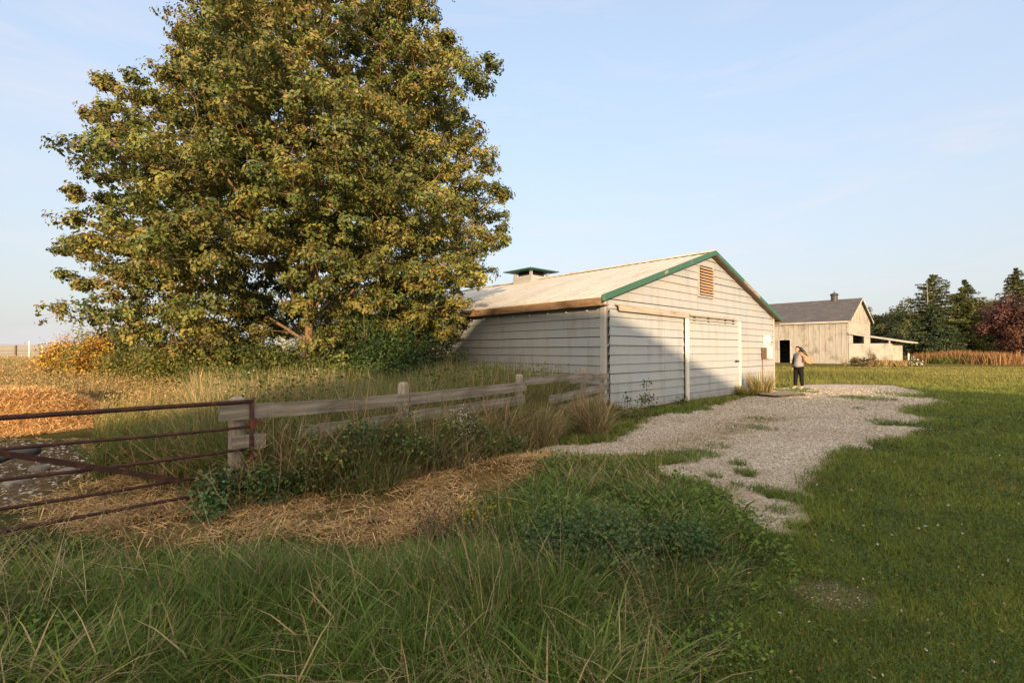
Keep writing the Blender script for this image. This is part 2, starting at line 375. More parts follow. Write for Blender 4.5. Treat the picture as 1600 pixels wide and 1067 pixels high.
# left of the fence: dry field
left = sstep(-(GX+2.0)+ (GY-5)*0.1, 0.5, 3)*sstep(GY, 7, 11)
gc = mixw(gc, dryc, left)
gc = mixw(gc, soil, sstep(sd_poly(GX, GY, TALL), 0, 0.4)*0.7)
gc = mixw(gc, rub, sstep(sd_poly(GX, GY, RUBBLE)+0.2*fnoise(GX,GY,3,2), -0.1, 0.3))
gc = mixw(gc, strawc*0.75, 0.8*sstep(sd_poly(GX, GY, STRAW)+0.15*fnoise(GX,GY,4,9), -0.15, 0.2))
px_, py_ = GP(1292, 925); gc = mixw(gc, np.array([0.2,0.15,0.11]), np.exp(-(((GX-px_)/0.28)**2+((GY-py_)/0.22)**2))*0.9)
ground = raw_mesh('ground', np.stack([GX, GY, GZ], 1), grid_faces(len(xs), len(ys)), mat=ground_mat(), cols=gc, smooth=True)
tag(ground, 'grassy farmyard ground', kind='structure')

# ---- gravel yard: its own sheet, domed through the turf so its edge breaks up
def gravel_mat():
    m, nt, b = new_mat('crushed_gravel')
    v = N(nt, 'ShaderNodeTexVoronoi', Scale=38.0); t = nt.nodes.new('ShaderNodeTexCoord'); nt.links.new(t.outputs['Object'], v.inputs['Vector'])
    sep = nt.nodes.new('ShaderNodeSeparateColor'); nt.links.new(v.outputs['Color'], sep.inputs[0])
    c = ramp(nt, sep.outputs[0], [(0.0,(0.22,0.185,0.15)),(0.45,(0.42,0.355,0.285)),(0.8,(0.55,0.48,0.40)),(1.0,(0.68,0.61,0.52))])
    n1 = noise(nt, 0.55, 6, 0.65); n2 = noise(nt, 3, 6, 0.7)
    c = mix(nt, c, (0.23,0.17,0.10), ramp(nt, n1, [(0.46,(0,0,0)),(0.68,(0.65,0.65,0.65))]))
    at_ = N(nt, 'ShaderNodeAttribute', attribute_name='Col'); c = mix(nt, c, (0.27,0.20,0.12), at_.outputs['Fac'])
    c = mix(nt, c, (0.50,0.44,0.36), ramp(nt, n2, [(0.5,(0,0,0)),(0.75,(0.45,0.45,0.45))]))
    nt.links.new(c, b.inputs['Base Color']); b.inputs['Roughness'].default_value = 0.95
    bump(nt, b, v.outputs['Distance'], 0.9, 0.015); return m
gx = np.arange(0.0, 17.5, 0.08); gy = np.arange(3.0, 21.5, 0.08)
HX, HY2 = np.meshgrid(gx, gy, indexing='ij'); hx_, hy_ = HX.ravel(), HY2.ravel()
sdg = sd_poly(hx_, hy_, GRAVEL)
islands = [(GP(1035,722), 0.62, 0.26), (GP(1165,745),0.09,0.07), (GP(1205,776),0.10,0.06), (GP(1365,624), 1.1, 0.5), (GP(1150,695), 0.75, 0.30), (GP(1410,620), 1.2, 0.35), (GP(1390,664), 0.6, 0.25)]
isl = np.zeros(len(hx_))
for (ix, iy), rx, ry in islands: isl = np.maximum(isl, np.exp(-(((hx_-ix)/rx)**2+((hy_-iy)/ry)**2)))
def gravel_h(x, y, sd, il):
    e = sd + 0.2*fnoise(x, y, 2.6, 3) + 0.16*fnoise(x, y, 9, 4) + 0.08*fnoise(x, y, 23, 6) - il*0.9
    return np.clip(e*0.12, -0.05, 0.022)
gh = gravel_h(hx_, hy_, sdg, isl)
Vg = np.stack([hx_, hy_, terrain(hx_, hy_)+gh+0.004*fnoise(hx_, hy_, 14, 1)], 1)
Fg = grid_faces(len(gx), len(gy)); keep = (gh[Fg] > -0.03).any(1)
Fg = Fg[keep]; used, inv = np.unique(Fg, return_inverse=True)
ma_, mb_ = np.array(GP(965,725)), np.array(GP(1210,650)); dm = sd_line(hx_, hy_, [tuple(ma_), tuple(mb_)])
soil_w = np.exp(-(dm/0.45)**2)*np.clip(0.75+0.5*fnoise(hx_,hy_,3,7),0,1)
ra_, rb_ = np.array(GP(820,712)), np.array(GP(1010,695)); soil_w = np.maximum(soil_w, 0.6*np.exp(-(sd_line(hx_,hy_,[tuple(ra_),tuple(rb_)])/0.3)**2)*np.clip(0.6+0.6*fnoise(hx_,hy_,5,7),0,1))
soil_w = np.maximum(soil_w, 0.55*sstep(0.25*fnoise(hx_,hy_,2.1,9)-sd_poly(hx_,hy_,GRAVEL), -0.45, 0.1))
gravel = raw_mesh('gravel_drive', Vg[used], inv.reshape(-1, 4), mat=gravel_mat(), smooth=True, cols=np.repeat(soil_w[used][:,None],3,1))
tag(gravel, 'pale crushed gravel yard in front of the barn doors', kind='structure')
def on_gravel(x, y):
    il = np.zeros(np.shape(x))
    for (ix, iy), rx, ry in islands: il = np.maximum(il, np.exp(-(((x-ix)/rx)**2+((y-iy)/ry)**2)))
    return gravel_h(x, y, sd_poly(x, y, GRAVEL), il)

# ------------------------------------------------------------------ vegetation primitives (numpy)
def colvar(n, base, var, k=None):
    """random mix of palette rows (m,3) with brightness jitter"""
    base = np.atleast_2d(base); i = rng.integers(0, len(base), n) if k is None else k
    c = base[i]*(1+var*rng.normal(0, 1, (n, 1))); return np.clip(c + rng.normal(0, 0.006, (n, 3)), 0.004, 1)
class Veg:
    """accumulates blades, leaves, tubes into one coloured mesh"""
    def __init__(s): s.V=[]; s.Q=[]; s.T=[]; s.Cc=[]; s.n=0
    def add(s, V, Q, T, col):
        s.V.append(V.reshape(-1,3)); s.Cc.append(col.reshape(-1,3))
        if Q is not None and len(Q): s.Q.append(Q.reshape(-1,4)+s.n)
        if T is not None and len(T): s.T.append(T.reshape(-1,3)+s.n)
        s.n += len(s.V[-1])
    def blades(s, P, h, w, az, lean, col, droop=0.5, tipcol=None):
        """P (n,3) roots; h height/length; w width; az lean azimuth; lean 0..1 (how far sideways)"""
        n = len(P); h=np.broadcast_to(h,(n,)); w=np.broadcast_to(w,(n,)); lean=np.broadcast_to(lean,(n,)); droop=np.broadcast_to(droop,(n,))
        d = np.stack([np.cos(az), np.sin(az), np.zeros(n)], 1)
        fa = rng.uniform(0, 2*np.pi, n); sx = np.stack([np.cos(fa), np.sin(fa), np.zeros(n)], 1)
        pts = []
        for t in (0, 0.4, 0.75, 1.0):
            out = lean*h*(t*0.55+0.45*t*t*(1+droop)); up = h*(t - droop*lean*t*t*0.75)*np.sqrt(np.clip(1-0.5*lean**2, .2, 1))
            pts.append(P + d*out[:,None] + np.array([0,0,1])*np.maximum(up, 0.004)[:,None])
        ws = (0.8, 1.0, 0.62)
        V = np.empty((n, 7, 3))
        for k in range(3):
            o = sx*(w*ws[k]*0.5)[:,None]
            V[:, 2*k] = pts[k]-o; V[:, 2*k+1] = pts[k]+o
        V[:, 6] = pts[3]
        b = np.arange(n)[:,None]*7
        Q = np.stack([b+np.array([[0,1,3,2]]), b+np.array([[2,3,5,4]])], 1); T = b+np.array([[4,5,6]])
        cc = np.repeat(col[:,None,:], 7, 1)
        if tipcol is not None: cc[:,4:] = cc[:,4:]*0.4+tipcol[:,None,:]*0.6
        s.add(V, Q, T, cc)
    def leaves(s, P, size, nrm, col, aspect=0.55, fold=0.25):
        """folded pointed leaf: 4 verts + mid = 2 quads-ish (4 tris)"""
        n = len(P); size=np.broadcast_to(size,(n,))
        nrm = nrm/np.linalg.norm(nrm, axis=1, keepdims=True)
        r = rng.normal(0,1,(n,3)); u = r-nrm*(r*nrm).sum(1,keepdims=True); u/= np.linalg.norm(u,axis=1,keepdims=True)
        v = np.cross(nrm, u)
        L_ = size[:,None]
        a = P-u*L_*0.5; c = P+u*L_*0.5
        l = P+v*L_*aspect*0.5+nrm*L_*fold*0.4 - u*L_*0.05; rr = P-v*L_*aspect*0.5+nrm*L_*fold*0.4 - u*L_*0.05
        V = np.stack([a, rr, c, l], 1); b = np.arange(n)[:,None]*4
        T = np.stack([b+np.array([[0,1,2]]), b+np.array([[0,2,3]])], 1)
        s.add(V, None, T, np.repeat(col[:,None,:], 4, 1))
    def tubes(s, P0, P1, r0, r1, col, n=5):
        m = len(P0); d = P1-P0; d = d/np.maximum(np.linalg.norm(d,axis=1,keepdims=True),1e-6)
        ref = np.where(np.abs(d[:,2:3])>0.9, np.array([[1.,0,0]]), np.array([[0,0,1.]]))
        u = np.cross(d, ref); u/=np.linalg.norm(u,axis=1,keepdims=True); w = np.cross(d,u)
        an = np.arange(n)*2*np.pi/n
        ring = u[:,None,:]*np.cos(an)[None,:,None]+w[:,None,:]*np.sin(an)[None,:,None]
        V = np.concatenate([P0[:,None,:]+ring*np.broadcast_to(r0,(m,))[:,None,None], P1[:,None,:]+ring*np.broadcast_to(r1,(m,))[:,None,None]],1)
        b = np.arange(m)[:,None,None]*2*n; k = np.arange(n); k2=(k+1)%n
        Q = b+np.stack([k,k2,k2+n,k+n],1)[None]
        s.add(V, Q.reshape(-1,4), None, np.repeat(np.broadcast_to(col,(m,3))[:,None,:], 2*n, 1))
    def build(s, name, mat, parent=None, loc=None, smooth=False):
        V = np.concatenate(s.V)
        if loc is not None: V = V-np.array(loc)[None]
        return raw_mesh(name, V, np.concatenate(s.Q) if s.Q else None, np.concatenate(s.T) if s.T else None, mat, parent, np.concatenate(s.Cc), smooth, loc)

GREENS = np.array([1.75,1.62,1.0])*np.array([[0.050,0.092,0.022],[0.066,0.110,0.028],[0.040,0.078,0.022],[0.085,0.115,0.034],[0.055,0.088,0.032]])
OLIVE = 1.15*np.array([[0.16,0.15,0.07],[0.22,0.18,0.095],[0.12,0.13,0.05]])
TAN = np.array([[0.40,0.29,0.15],[0.33,0.23,0.12],[0.46,0.36,0.22],[0.26,0.17,0.085]])
GOLD = np.array([[0.42,0.28,0.13],[0.36,0.24,0.11],[0.46,0.34,0.18],[0.26,0.19,0.08],[0.19,0.18,0.06]])
def unit(n, up=0.0):
    v = rng.normal(0,1,(n,3)); v[:,2] = np.abs(v[:,2])+up; return v
# ------------------------------------------------------------------ near barn
def siding(bm_mb, width, height_fn, xr, M, lap=0.226, out=0.026, z0=0.0, x_start=0.0, seams=()):
    """lapped panels; xr(z)->(x0,x1); M(x, o, z) maps wall coords (o = outward) to local space"""
    z = z0; k = 0
    cuts = sorted(seams)
    while True:
        zt = z+lap
        if z >= height_fn - 1e-3: break
        zt = min(zt, height_fn)
        a0, a1 = xr(z); b0, b1 = xr(zt)
        if a1-a0 < 0.05: break
        deep = out*(1.5 if k % 4 == 3 else 1.0); g = random.uniform(0.007,0.011) if k % 4 else 0.017
        ends = [None]+[c for c in cuts if b0+0.05 < c < b1-0.05]+[None]
        for e0, e1 in zip(ends, ends[1:]):
            l0, t0 = (a0, b0) if e0 is None else (e0+0.004, e0+0.004)
            l1, t1 = (a1, b1) if e1 is None else (e1-0.004, e1-0.004)
            j = random.uniform(-0.004, 0.004); zb = z+g+random.uniform(-.0025,.0025); ze = z+g+random.uniform(-.0025,.0025)
            v = [bm_mb.bm.verts.new(M(*p)) for p in ((l0, deep+j, zb), (l1, deep-j, ze), (t1, 0.004, zt), (t0, 0.004, zt), (l0, -0.03, zb), (l1, -0.03, ze))]
            bm_mb.bm.faces.new((v[0], v[1], v[2], v[3])); bm_mb.bm.faces.new((v[4], v[5], v[1], v[0]))
            bm_mb.bm.faces.new((v[4], v[0], v[3])); bm_mb.bm.faces.new((v[1], v[5], v[2]))
        z = zt; k += 1
EAVE = 2.84; SL = 0.319; RIDGE = EAVE+SL*B1W/2
def rz(x): return EAVE+SL*min(x, B1W-x)
barn = empty('low_barn', (B1[0], B1[1], 0.0), ANG, 'low pale lap-sided barn with cream metal roof, green rake trim and two sliding doors', 'barn')
Mf = lambda x, o, z: Vector((x, -o, z))
Ms = lambda x, o, z: Vector((-o, x, z))
mb = MB(); wt = EAVE-0.07
def xr_front(z):
    if z <= wt: return (0.0, B1W)
    d = (z-wt)/SL; return (d, B1W-d)
siding(mb, B1W, RIDGE-0.08, xr_front, Mf, seams=(3.72, 7.75))
# black backing of the gable wall, painting the shade in the lap gaps
fwall = mb.build('front_wall', M_SIDE, barn); mb = MB(); mb.poly([(0.01,0.045,-0.1),(B1W-.01,0.045,-0.1),(B1W-.01,0.045,wt),(B1W/2,0.045,RIDGE-0.07),(0.01,0.045,wt)]); mb.build('gap_shade_backing', M_BLACK, fwall)
mb = MB(); siding(mb, B1L, wt, lambda z: (0.0, B1L), Ms, seams=(3.66, 7.32, 10.98, 14.6, 18.3, 22.0)); swall = mb.build('side_wall', M_SIDE, barn); mb = MB(); mb.poly([(0.045,0,-0.1),(0.045,B1L,-0.1),(0.045,B1L,wt),(0.045,0,wt)]); mb.build('gap_shade_backing', M_BLACK, swall)  # side backing blackened the same way, as shade in the gaps
mb = MB(); siding(mb, B1L, wt, lambda z: (0.0, B1L), lambda x,o,z: Vector((B1W+o, x, z))); mb.poly([(B1W,0,-0.1),(B1W,B1L,-0.1),(B1W,B1L,wt),(B1W,0,wt)])
mb.build('side_wall', M_SIDE, barn)
mb = MB(); siding(mb, B1W, RIDGE-0.08, xr_front, lambda x,o,z: Vector((x, B1L+o, z))); mb.poly([(0,B1L,-0.1),(B1W,B1L,-0.1),(B1W,B1L,wt),(B1W/2,B1L,RIDGE-0.07),(0,B1L,wt)])
mb.build('rear_wall', M_SIDE, barn)
# ribbed metal roof, each slope one sheet; a bluish stretch at the far end
def roof_sheet(name, side, y0, y1, mat, dz=0.0):
    yy = np.arange(y0, y1+0.001, 0.05); prof = np.tile(np.array([0,0,0.003,0.013,0.013,0.003]), len(yy)//6+2)[:len(yy)]
    xx = np.linspace(-0.30, B1W/2+0.0, 8); V = []
    for x in xx:
        z = EAVE+SL*x + 0.012*math.sin(x*2.1)
        X = x if side < 0 else B1W-x
        V.append(np.stack([np.full(len(yy), X), yy, z+prof+dz+0.006*np.sin(yy*1.3+x)], 1))
    V = np.concatenate(V); f = grid_faces(len(xx), len(yy))
    Vb = V.copy(); Vb[:,2] -= 0.035
    nV = len(V); nx, ny = len(xx), len(yy)
    ed = []
    for i in range(nx-1):
        for j in (0, ny-1): a = i*ny+j; b = (i+1)*ny+j; ed.append((a, b, b+nV, a+nV))
    for j in range(ny-1):
        for i in (0, nx-1): a = i*ny+j; b = a+1; ed.append((a, b, b+nV, a+nV))
    return raw_mesh(name, np.concatenate([V, Vb]), np.concatenate([f, f[:, ::-1]+nV, np.array(ed)]), mat=mat, parent=barn)
roof_sheet('metal_roof', -1, -0.18, 13.0, M_ROOF); roof_sheet('metal_roof', 1, -0.18, 13.0, M_ROOF)
roof_sheet('metal_roof', -1, 13.02, B1L+0.2, M_ROOFBLUE, 0.03)['label'] = 'bluish grey far stretch of the metal roof'
roof_sheet('metal_roof', 1, 13.02, B1L+0.2, M_ROOFBLUE, 0.03)
mb = MB(); 
for s in (-1, 1):
    a_ = [(B1W/2, y, RIDGE+0.062) for y in (-0.20, B1L+0.21)]; b_ = [(B1W/2+s*0.17, y, RIDGE+0.062-0.17*SL) for y in (-0.20, B1L+0.21)]
    mb.poly([a_[0], a_[1], b_[1], b_[0]]); mb.poly([b_[0], b_[1], (b_[1][0], b_[1][1], b_[1][2]-0.035), (b_[0][0], b_[0][1], b_[0][2]-0.035)]); mb.poly([a_[0], b_[0], (b_[0][0], -0.20, b_[0][2]-0.035), (B1W/2, -0.20, RIDGE)])
mb.build('ridge_cap', M_ROOF, barn)
for s in (-1, 1):
    X = -0.30 if s < 0 else B1W+0.30
    mb = MB(); mb.box(min(X, X+s*0.03), max(X, X+s*0.03), -0.15, B1L+0.15, EAVE-0.30*SL-0.215, EAVE-0.30*SL-0.03)
    mb.box(min(X+s*-0.30, X-s*0.001), max(X+s*-0.30, X-s*0.001), -0.14, B1L+0.14, EAVE-0.30*SL-0.20, EAVE-0.30*SL-0.17)
    mb.build('fascia', M_FASCIA, barn)
def slope_board(name, side, w0, w1, y0, y1, x0, x1, mat, par=barn):
    """board following the front slope: w0..w1 below the roof plane"""
    m = MB(); P = []
    for y in (y0, y1):
        for x, dz in ((x0, w0), (x1, w0), (x1, w1), (x0, w1)):
            X = x if side < 0 else B1W-x; P.append((X, y, EAVE+SL*x+dz))
    v = [m.bm.verts.new(p) for p in P]
    for f in ((0,1,2,3),(4,7,6,5),(0,4,5,1),(1,5,6,2),(2,6,7,3),(3,7,4,0)): m.bm.faces.new([v[i] for i in f])
    return m.build(name, mat, par)
slope_board('rake_trim', -1, 0.035, -0.115, -0.215, -0.185, -0.34, B1W/2-0.001, M_GREEN)
slope_board('rake_trim', 1, 0.035, -0.10, -0.215, -0.185, -0.34, B1W/2-0.001, M_GREEN)
slope_board('soffit', -1, -0.045, -0.075, -0.183, -0.035, -0.3, B1W/2-0.04, M_SOFFIT)
slope_board('soffit', 1, -0.045, -0.125, -0.183, -0.035, -0.3, B1W/2-0.04, M_SOFFIT)
slope_board('peeled_rake_patch', 1, 0.03, -0.095, -0.219, -0.2165, 1.9, 3.3, M_BOARD)
slope_board('peeled_rake_patch', -1, 0.005, -0.07, -0.219, -0.2165, 2.38, 2.56, M_BOARD)
# corner trims
mb = MB(); mb.box(-0.036, 0.05, -0.036, -0.022, -0.05, wt-0.02); mb.box(-0.036, -0.022, -0.02, 0.09, -0.05, wt-0.02); mb.build('corner_trim', M_CORNER, barn)
mb = MB(); mb.box(0.052, 0.085, -0.034, -0.026, -0.05, wt-0.05); mb.build('corner_edge', M_REDEDGE, barn)
mb = MB(); mb.box(B1W-0.09, B1W+0.03, -0.040, -0.022, -0.05, wt-0.02); mb.build('corner_trim', M_CORNER, barn)
mb = MB(); mb.box(B1W+0.031, B1W+0.046, -0.04, 0.05, -0.05, wt-0.02); mb.build('corner_edge', M_REDEDGE, barn)
# sliding doors
def door(x0, x1, o, z1, nm):
    m = MB(); siding(m, x1-x0, z1, lambda z: (x0, x1), lambda x, q, z: Vector((x, -o-q, z)), z0=0.03, seams=((x0+0.30,) if x0 > 2 else (x0+2.44,)))
    d_ = m.build(nm, M_DOOR, barn); m = MB(); m.box(x0+0.005, x1-0.005, -o+0.028, -0.032, 0.03, z1-0.004); m.build('core', M_BLACK, d_); return d_  # black core gives the door laps the same painted gap shade
d1 = door(0.12, 3.62, 0.075, 2.46, 'sliding_door'); d2 = door(3.80, 7.42, 0.095, 2.46, 'sliding_door')
mb = MB(); mb.box(3.64, 3.80, -0.17, -0.12, 0.02, 2.46); mb.build('door_post', M_WHITE, barn, bevel=0.006)
mb = MB(); mb.box(7.40, 7.455, -0.155, -0.055, 0.02, 2.47); mb.build('edge_strip', M_WHITE, d2)
mb = MB(); mb.box(3.82, 7.40, -0.145, -0.137, 0.0, 0.05); mb.build('bottom_rail', M_REDEDGE, d2)
mb = MB(); mb.tube([(7.1, -0.10, 1.13), (7.1, -0.16, 1.13), (7.33, -0.16, 1.13), (7.33, -0.10, 1.13)], 0.014, 6); mb.box(7.05, 7.38, -0.106, -0.098, 1.09, 1.17)
mb.build('handle', M_DARKMETAL, d2)
mb = MB()
P = [(-0.02, 2.62), (-0.17, 2.585), (-0.19, 2.44), (-0.17, 2.44), (-0.15, 2.565), (-0.02, 2.59)]
a = [mb.bm.verts.new((0.36, y, z)) for y, z in P]; b = [mb.bm.verts.new((3.80, y, z-0.02)) for y, z in P]
mb.bm.faces.new(a[::-1]); mb.bm.faces.new(b)
for i in range(6): mb.bm.faces.new((a[i], a[(i+1)%6], b[(i+1)%6], b[i]))
mb.build('track_hood', M_HOOD, barn)
mb = MB(); mb.box(3.84, 7.12, -0.17, -0.02, 2.545, 2.57); mb.box(3.84, 7.12, -0.185, -0.17, 2.50, 2.57); mb.build('door_track', M_TRACK, barn)
mb = MB(); mb.box(3.90, 7.05, -0.118, -0.03, 2.30+0.17, 2.54); mb.build('track_board', M_HOOD, barn)
mb = MB(); mb.box(3.86, 7.10, -0.16, -0.145, 2.39, 2.43); mb.build('door_track', M_TRACK, barn)
for x in (4.2, 5.1, 6.3, 6.9):
    mb = MB(); mb.box(x-0.04, x+0.04, -0.143, -0.10, 2.36, 2.52); mb.tube([(x, -0.15, 2.49), (x, -0.12, 2.49)], 0.045, 10); mb.build('roller', M_DARKMETAL, barn)
# louvre
mb = MB(); lx0, lx1, lz0, lz1 = 4.68, 5.58, 3.17, 4.08
for q in ((lx0-0.05, lx0, lz0-0.05, lz1+0.05), (lx1, lx1+0.05, lz0-0.05, lz1+0.05)): mb.box(q[0], q[1], -0.07, -0.01, q[2], q[3])
mb.box(lx0, lx1, -0.07, -0.01, lz1, lz1+0.05); mb.box(lx0, lx1, -0.07, -0.01, lz0-0.05, lz0)
lv = mb.build('louvre_vent', M_SIDE, barn)
mb = MB(); mb.box(lx0, lx1, -0.034, -0.031, lz0, lz1); mb.build('dark_opening', M_BLACK, lv)
mb = MB()
for k in range(10):
    z = lz0+0.03+k*0.088
    v = [(lx0, -0.105, z), (lx1, -0.105, z-0.01*random.random()), (lx1, -0.04, z+0.062), (lx0, -0.04, z+0.062)]
    mb.poly(v); mb.poly([(x, y, zz-0.012) for x, y, zz in v][::-1]); mb.poly([v[0], v[1], (v[1][0], v[1][1], v[1][2]-0.012), (v[0][0], v[0][1], v[0][2]-0.012)])
mb.build('slats', M_LOUVRE, lv)
# utility meter with its boxes and the rust run beneath
mb = MB(); mb.tube([(9.95, -0.03, 1.92), (9.95, -0.19, 1.92)], 0.17, 20); mb.tube([(9.95, -0.19, 1.92), (9.95, -0.22, 1.92)], 0.14, 20, r1=0.10)
mb.box(9.79, 10.11, -0.12, -0.03, 1.62, 1.93); mt_ = mb.build('electric_meter', M_CREAM, barn, smooth=False)
mb = MB(); mb.box(9.82, 10.16, -0.24, -0.03, 1.20, 1.64); mb.build('switch_box', M_CREAM, barn, bevel=0.01)
mb = MB(); mb.box(9.60, 9.76, -0.17, -0.03, 1.17, 1.60); mb.build('junction_box', M_SOFFIT, barn, bevel=0.008)
mb = MB(); mb.tube([(9.68, -0.07, 1.2), (9.68, -0.06, 0.0)], 0.022, 8); mb.build('conduit', M_LOUVRE, barn)
# small white knobs under the eave
for k in range(9):
    y = 0.48+0.66*k
    mb = MB(); mb.tube([(-0.005, y, 2.455), (-0.045, y, 2.455)], 0.022, 10); mb.tube([(-0.045, y, 2.455), (-0.07, y, 2.455)], 0.030, 10, r1=0.018)
    mb.build('insulator_knob', M_WHITE, barn)
# concrete footing
mb = MB(); mb.box(-0.015, B1W+0.015, -0.015, 0.0-0.001, -0.25, 0.03); mb.box(-0.015, -0.001, 0, B1L, -0.25, 0.03); mb.build('footing', M_CONC, barn)
# cupola on the ridge
cy, cx0 = 8.0, B1W/2
mb = MB(); a = 0.56
for z0, z1, o in ((3.95, 4.42, a), (4.425, 4.72, a-0.004)): mb.box(cx0-o, cx0+o, cy-o, cy+o, z0, z1)
siding(mb, 2*a, 4.72, lambda z: (-a, a), lambda x, o, z: Vector((cx0+x, cy-a-o, z)), 0.18, 0.014, z0=4.2)
siding(mb, 2*a, 4.72, lambda z: (-a, a), lambda x, o, z: Vector((cx0-a-o, cy+x, z)), 0.18, 0.014, z0=4.2)
cu = mb.build('cupola', M_SIDE, barn)
for sx in (-1, 1):
    for sy in (-1, 1):
        mb = MB(); mb.box(cx0+sx*0.5-0.05, cx0+sx*0.5+0.05, cy+sy*0.5-0.05, cy+sy*0.5+0.05, 4.72, 4.92); mb.build('post', M_SIDE, cu)
mb = MB(); mb.box(cx0-0.40, cx0+0.40, cy-0.40, cy+0.40, 4.721, 4.915); mb.build('dark_vent', M_BLACK, cu)
mb = MB(); e = 0.88; zt, zb = 5.16, 4.93
v = [mb.bm.verts.new((cx0+x*e, cy+y*e, zb)) for x, y in ((-1,-1),(1,-1),(1,1),(-1,1))]; u = [mb.bm.verts.new((cx0+x*e, cy+y*e, zb+0.035)) for x, y in ((-1,-1),(1,-1),(1,1),(-1,1))]
t_ = mb.bm.verts.new((cx0, cy, zt)); mb.bm.faces.new(v[::-1])
for i in range(4): mb.bm.faces.new((v[i], v[(i+1)%4], u[(i+1)%4], u[i])); mb.bm.faces.new((u[i], u[(i+1)%4], t_))
mb.build('roof', M_GREEN, cu)

# ------------------------------------------------------------------ far grey barn with its lean-to
b2 = empty('board_barn', (B2[0], B2[1], 0.28), ANG, 'grey board-and-batten barn with dark shingle roof and black ridge ventilator', 'barn')
W2, L2, E2, A2, ER = 8.6, 18.0, 3.85, 6.05, 4.05
mb = MB(); mb.poly([(0,0,-0.3),(0,L2,-0.3),(0,L2,2.35),(0,0,2.35)]); mb.poly([(0,0,2.35),(0,L2,2.35),(0,L2,E2),(0,0,E2)])
mb.bm.free(); mb = MB()
dy0, dy1, dz = 4.60, 5.53, 2.2
for q in ((0, dy0, -0.3, E2), (dy1, L2, -0.3, E2), (dy0, dy1, dz, E2)): mb.box(0, 0.06, q[0], q[1], q[2], q[3])
mb.build('long_wall', M_BARNWOOD, b2)
mb = MB()
for k in range(int(L2/0.42)+1):
    y = k*0.42+0.02+random.uniform(-0.03,0.03); z0 = dz+0.03 if dy0-0.03 < y < dy1+0.03 else -0.3
    mb.box(-0.024, -0.0005, y, y+0.05, z0, E2-0.02)
mb.build('battens', M_BATTEN, b2)
mb = MB(); mb.poly([(0,0,-0.3),(W2,0,-0.3),(W2,0,ER),(W2/2,0,A2),(0,0,E2)]); mb.poly([(0,L2,-0.3),(W2,L2,-0.3),(W2,L2,ER),(W2/2,L2,A2),(0,L2,E2)]); mb.poly([(W2,0,-0.3),(W2,L2,-0.3),(W2,L2,ER),(W2,0,ER)])
mb.build('gable_wall', M_BARNWOOD, b2)
mb = MB()
for k in range(1, int(W2/0.42)+1):
    x = k*0.42; zt = E2+(A2-E2)*x/(W2/2) if x < W2/2 else A2+(ER-A2)*(x-W2/2)/(W2/2)
    mb.box(x, x+0.045, -0.022, -0.0005, -0.3, zt-0.06)
mb.box(0.05, W2-0.05, -0.035, -0.023, E2+0.0, E2+0.07)
mb.build('battens', M_BATTEN, b2)
dr = MB(); dr.box(0.061, 1.6, dy0-0.3, dy1+0.3, -0.02, 0.0); dr.poly([(1.6, dy0-0.3, 0), (1.6, dy1+0.3, 0), (1.6, dy1+0.3, 2.6), (1.6, dy0-0.3, 2.6)])
dr.poly([(0.061, dy0-0.3, 0), (1.6, dy0-0.3, 0), (1.6, dy0-0.3, 2.6), (0.061, dy0-0.3, 2.6)]); dr.poly([(0.061, dy1+0.3, 0), (1.6, dy1+0.3, 0), (1.6, dy1+0.3, 2.6), (0.061, dy1+0.3, 2.6)])
doorway = dr.build('doorway', M_BLACK, b2)
mb = MB(); mb.box(-0.03, 0.0-0.0008, dy0-0.10, dy0, -0.2, dz+0.08); mb.box(-0.03, -0.0008, dy1, dy1+0.10, -0.2, dz+0.08); mb.box(-0.03, -0.0008, dy0, dy1, dz, dz+0.08); mb.build('frame', M_PLY, doorway)
def sl_roof(name, x0, z0, x1, z1, mat):
    m = MB(); uvl = m.bm.loops.layers.uv.new('UVMap'); ln = math.hypot(x1-x0, z1-z0)
    for dz_, fl in ((0.06, 0), (0.0, 1)):
        f = m.bm.faces.new([m.bm.verts.new(p) for p in ((x0,-0.25,z0+dz_),(x1,-0.25,z1+dz_),(x1,L2+0.25,z1+dz_),(x0,L2+0.25,z0+dz_))])
        for lp, uv in zip(f.loops, ((0,0),(0,ln),(L2,ln),(L2,0))): lp[uvl].uv = uv
    for y in (-0.25, L2+0.25): m.poly([(x0,y,z0),(x1,y,z1),(x1,y,z1+0.06),(x0,y,z0+0.06)])
    m.poly([(x0,-0.25,z0),(x0,L2+0.25,z0),(x0,L2+0.25,z0+0.06),(x0,-0.25,z0+0.06)])
    return m.build(name, mat, b2)
s2 = (A2-E2)/(W2/2); s3 = (A2-ER)/(W2/2)
sl_roof('shingle_roof', -0.22, E2-0.22*s2+0.03, W2/2, A2+0.03, M_SHINGLE); sl_roof('shingle_roof', W2+0.22, ER-0.22*s3+0.03, W2/2, A2+0.031, M_SHINGLE)
def rake2(x0, z0, x1, z1):
    m = MB(); P = [(x0,-0.28,z0+0.09),(x1,-0.28,z1+0.09),(x1,-0.28,z1-0.08),(x0,-0.28,z0-0.08)]
    m.poly(P); m.poly([(a,-0.255,c) for a,b_,c in P][::-1]); m.poly([P[3],P[2],(x1,-0.255,z1-0.08),(x0,-0.255,z0-0.08)]); m.poly([P[0],P[1],(x1,-0.255,z1+0.09),(x0,-0.255,z0+0.09)]); m.build('rake_board', M_PLY, b2)
rake2(-0.22, E2-0.22*s2, W2/2, A2); rake2(W2+0.22, ER-0.22*s3, W2/2, A2)
mb = MB(); mb.box(-0.25, -0.22, -0.25, L2+0.25, E2-0.22*s2-0.08, E2-0.22*s2+0.07); mb.build('eave_board', M_PLY, b2)
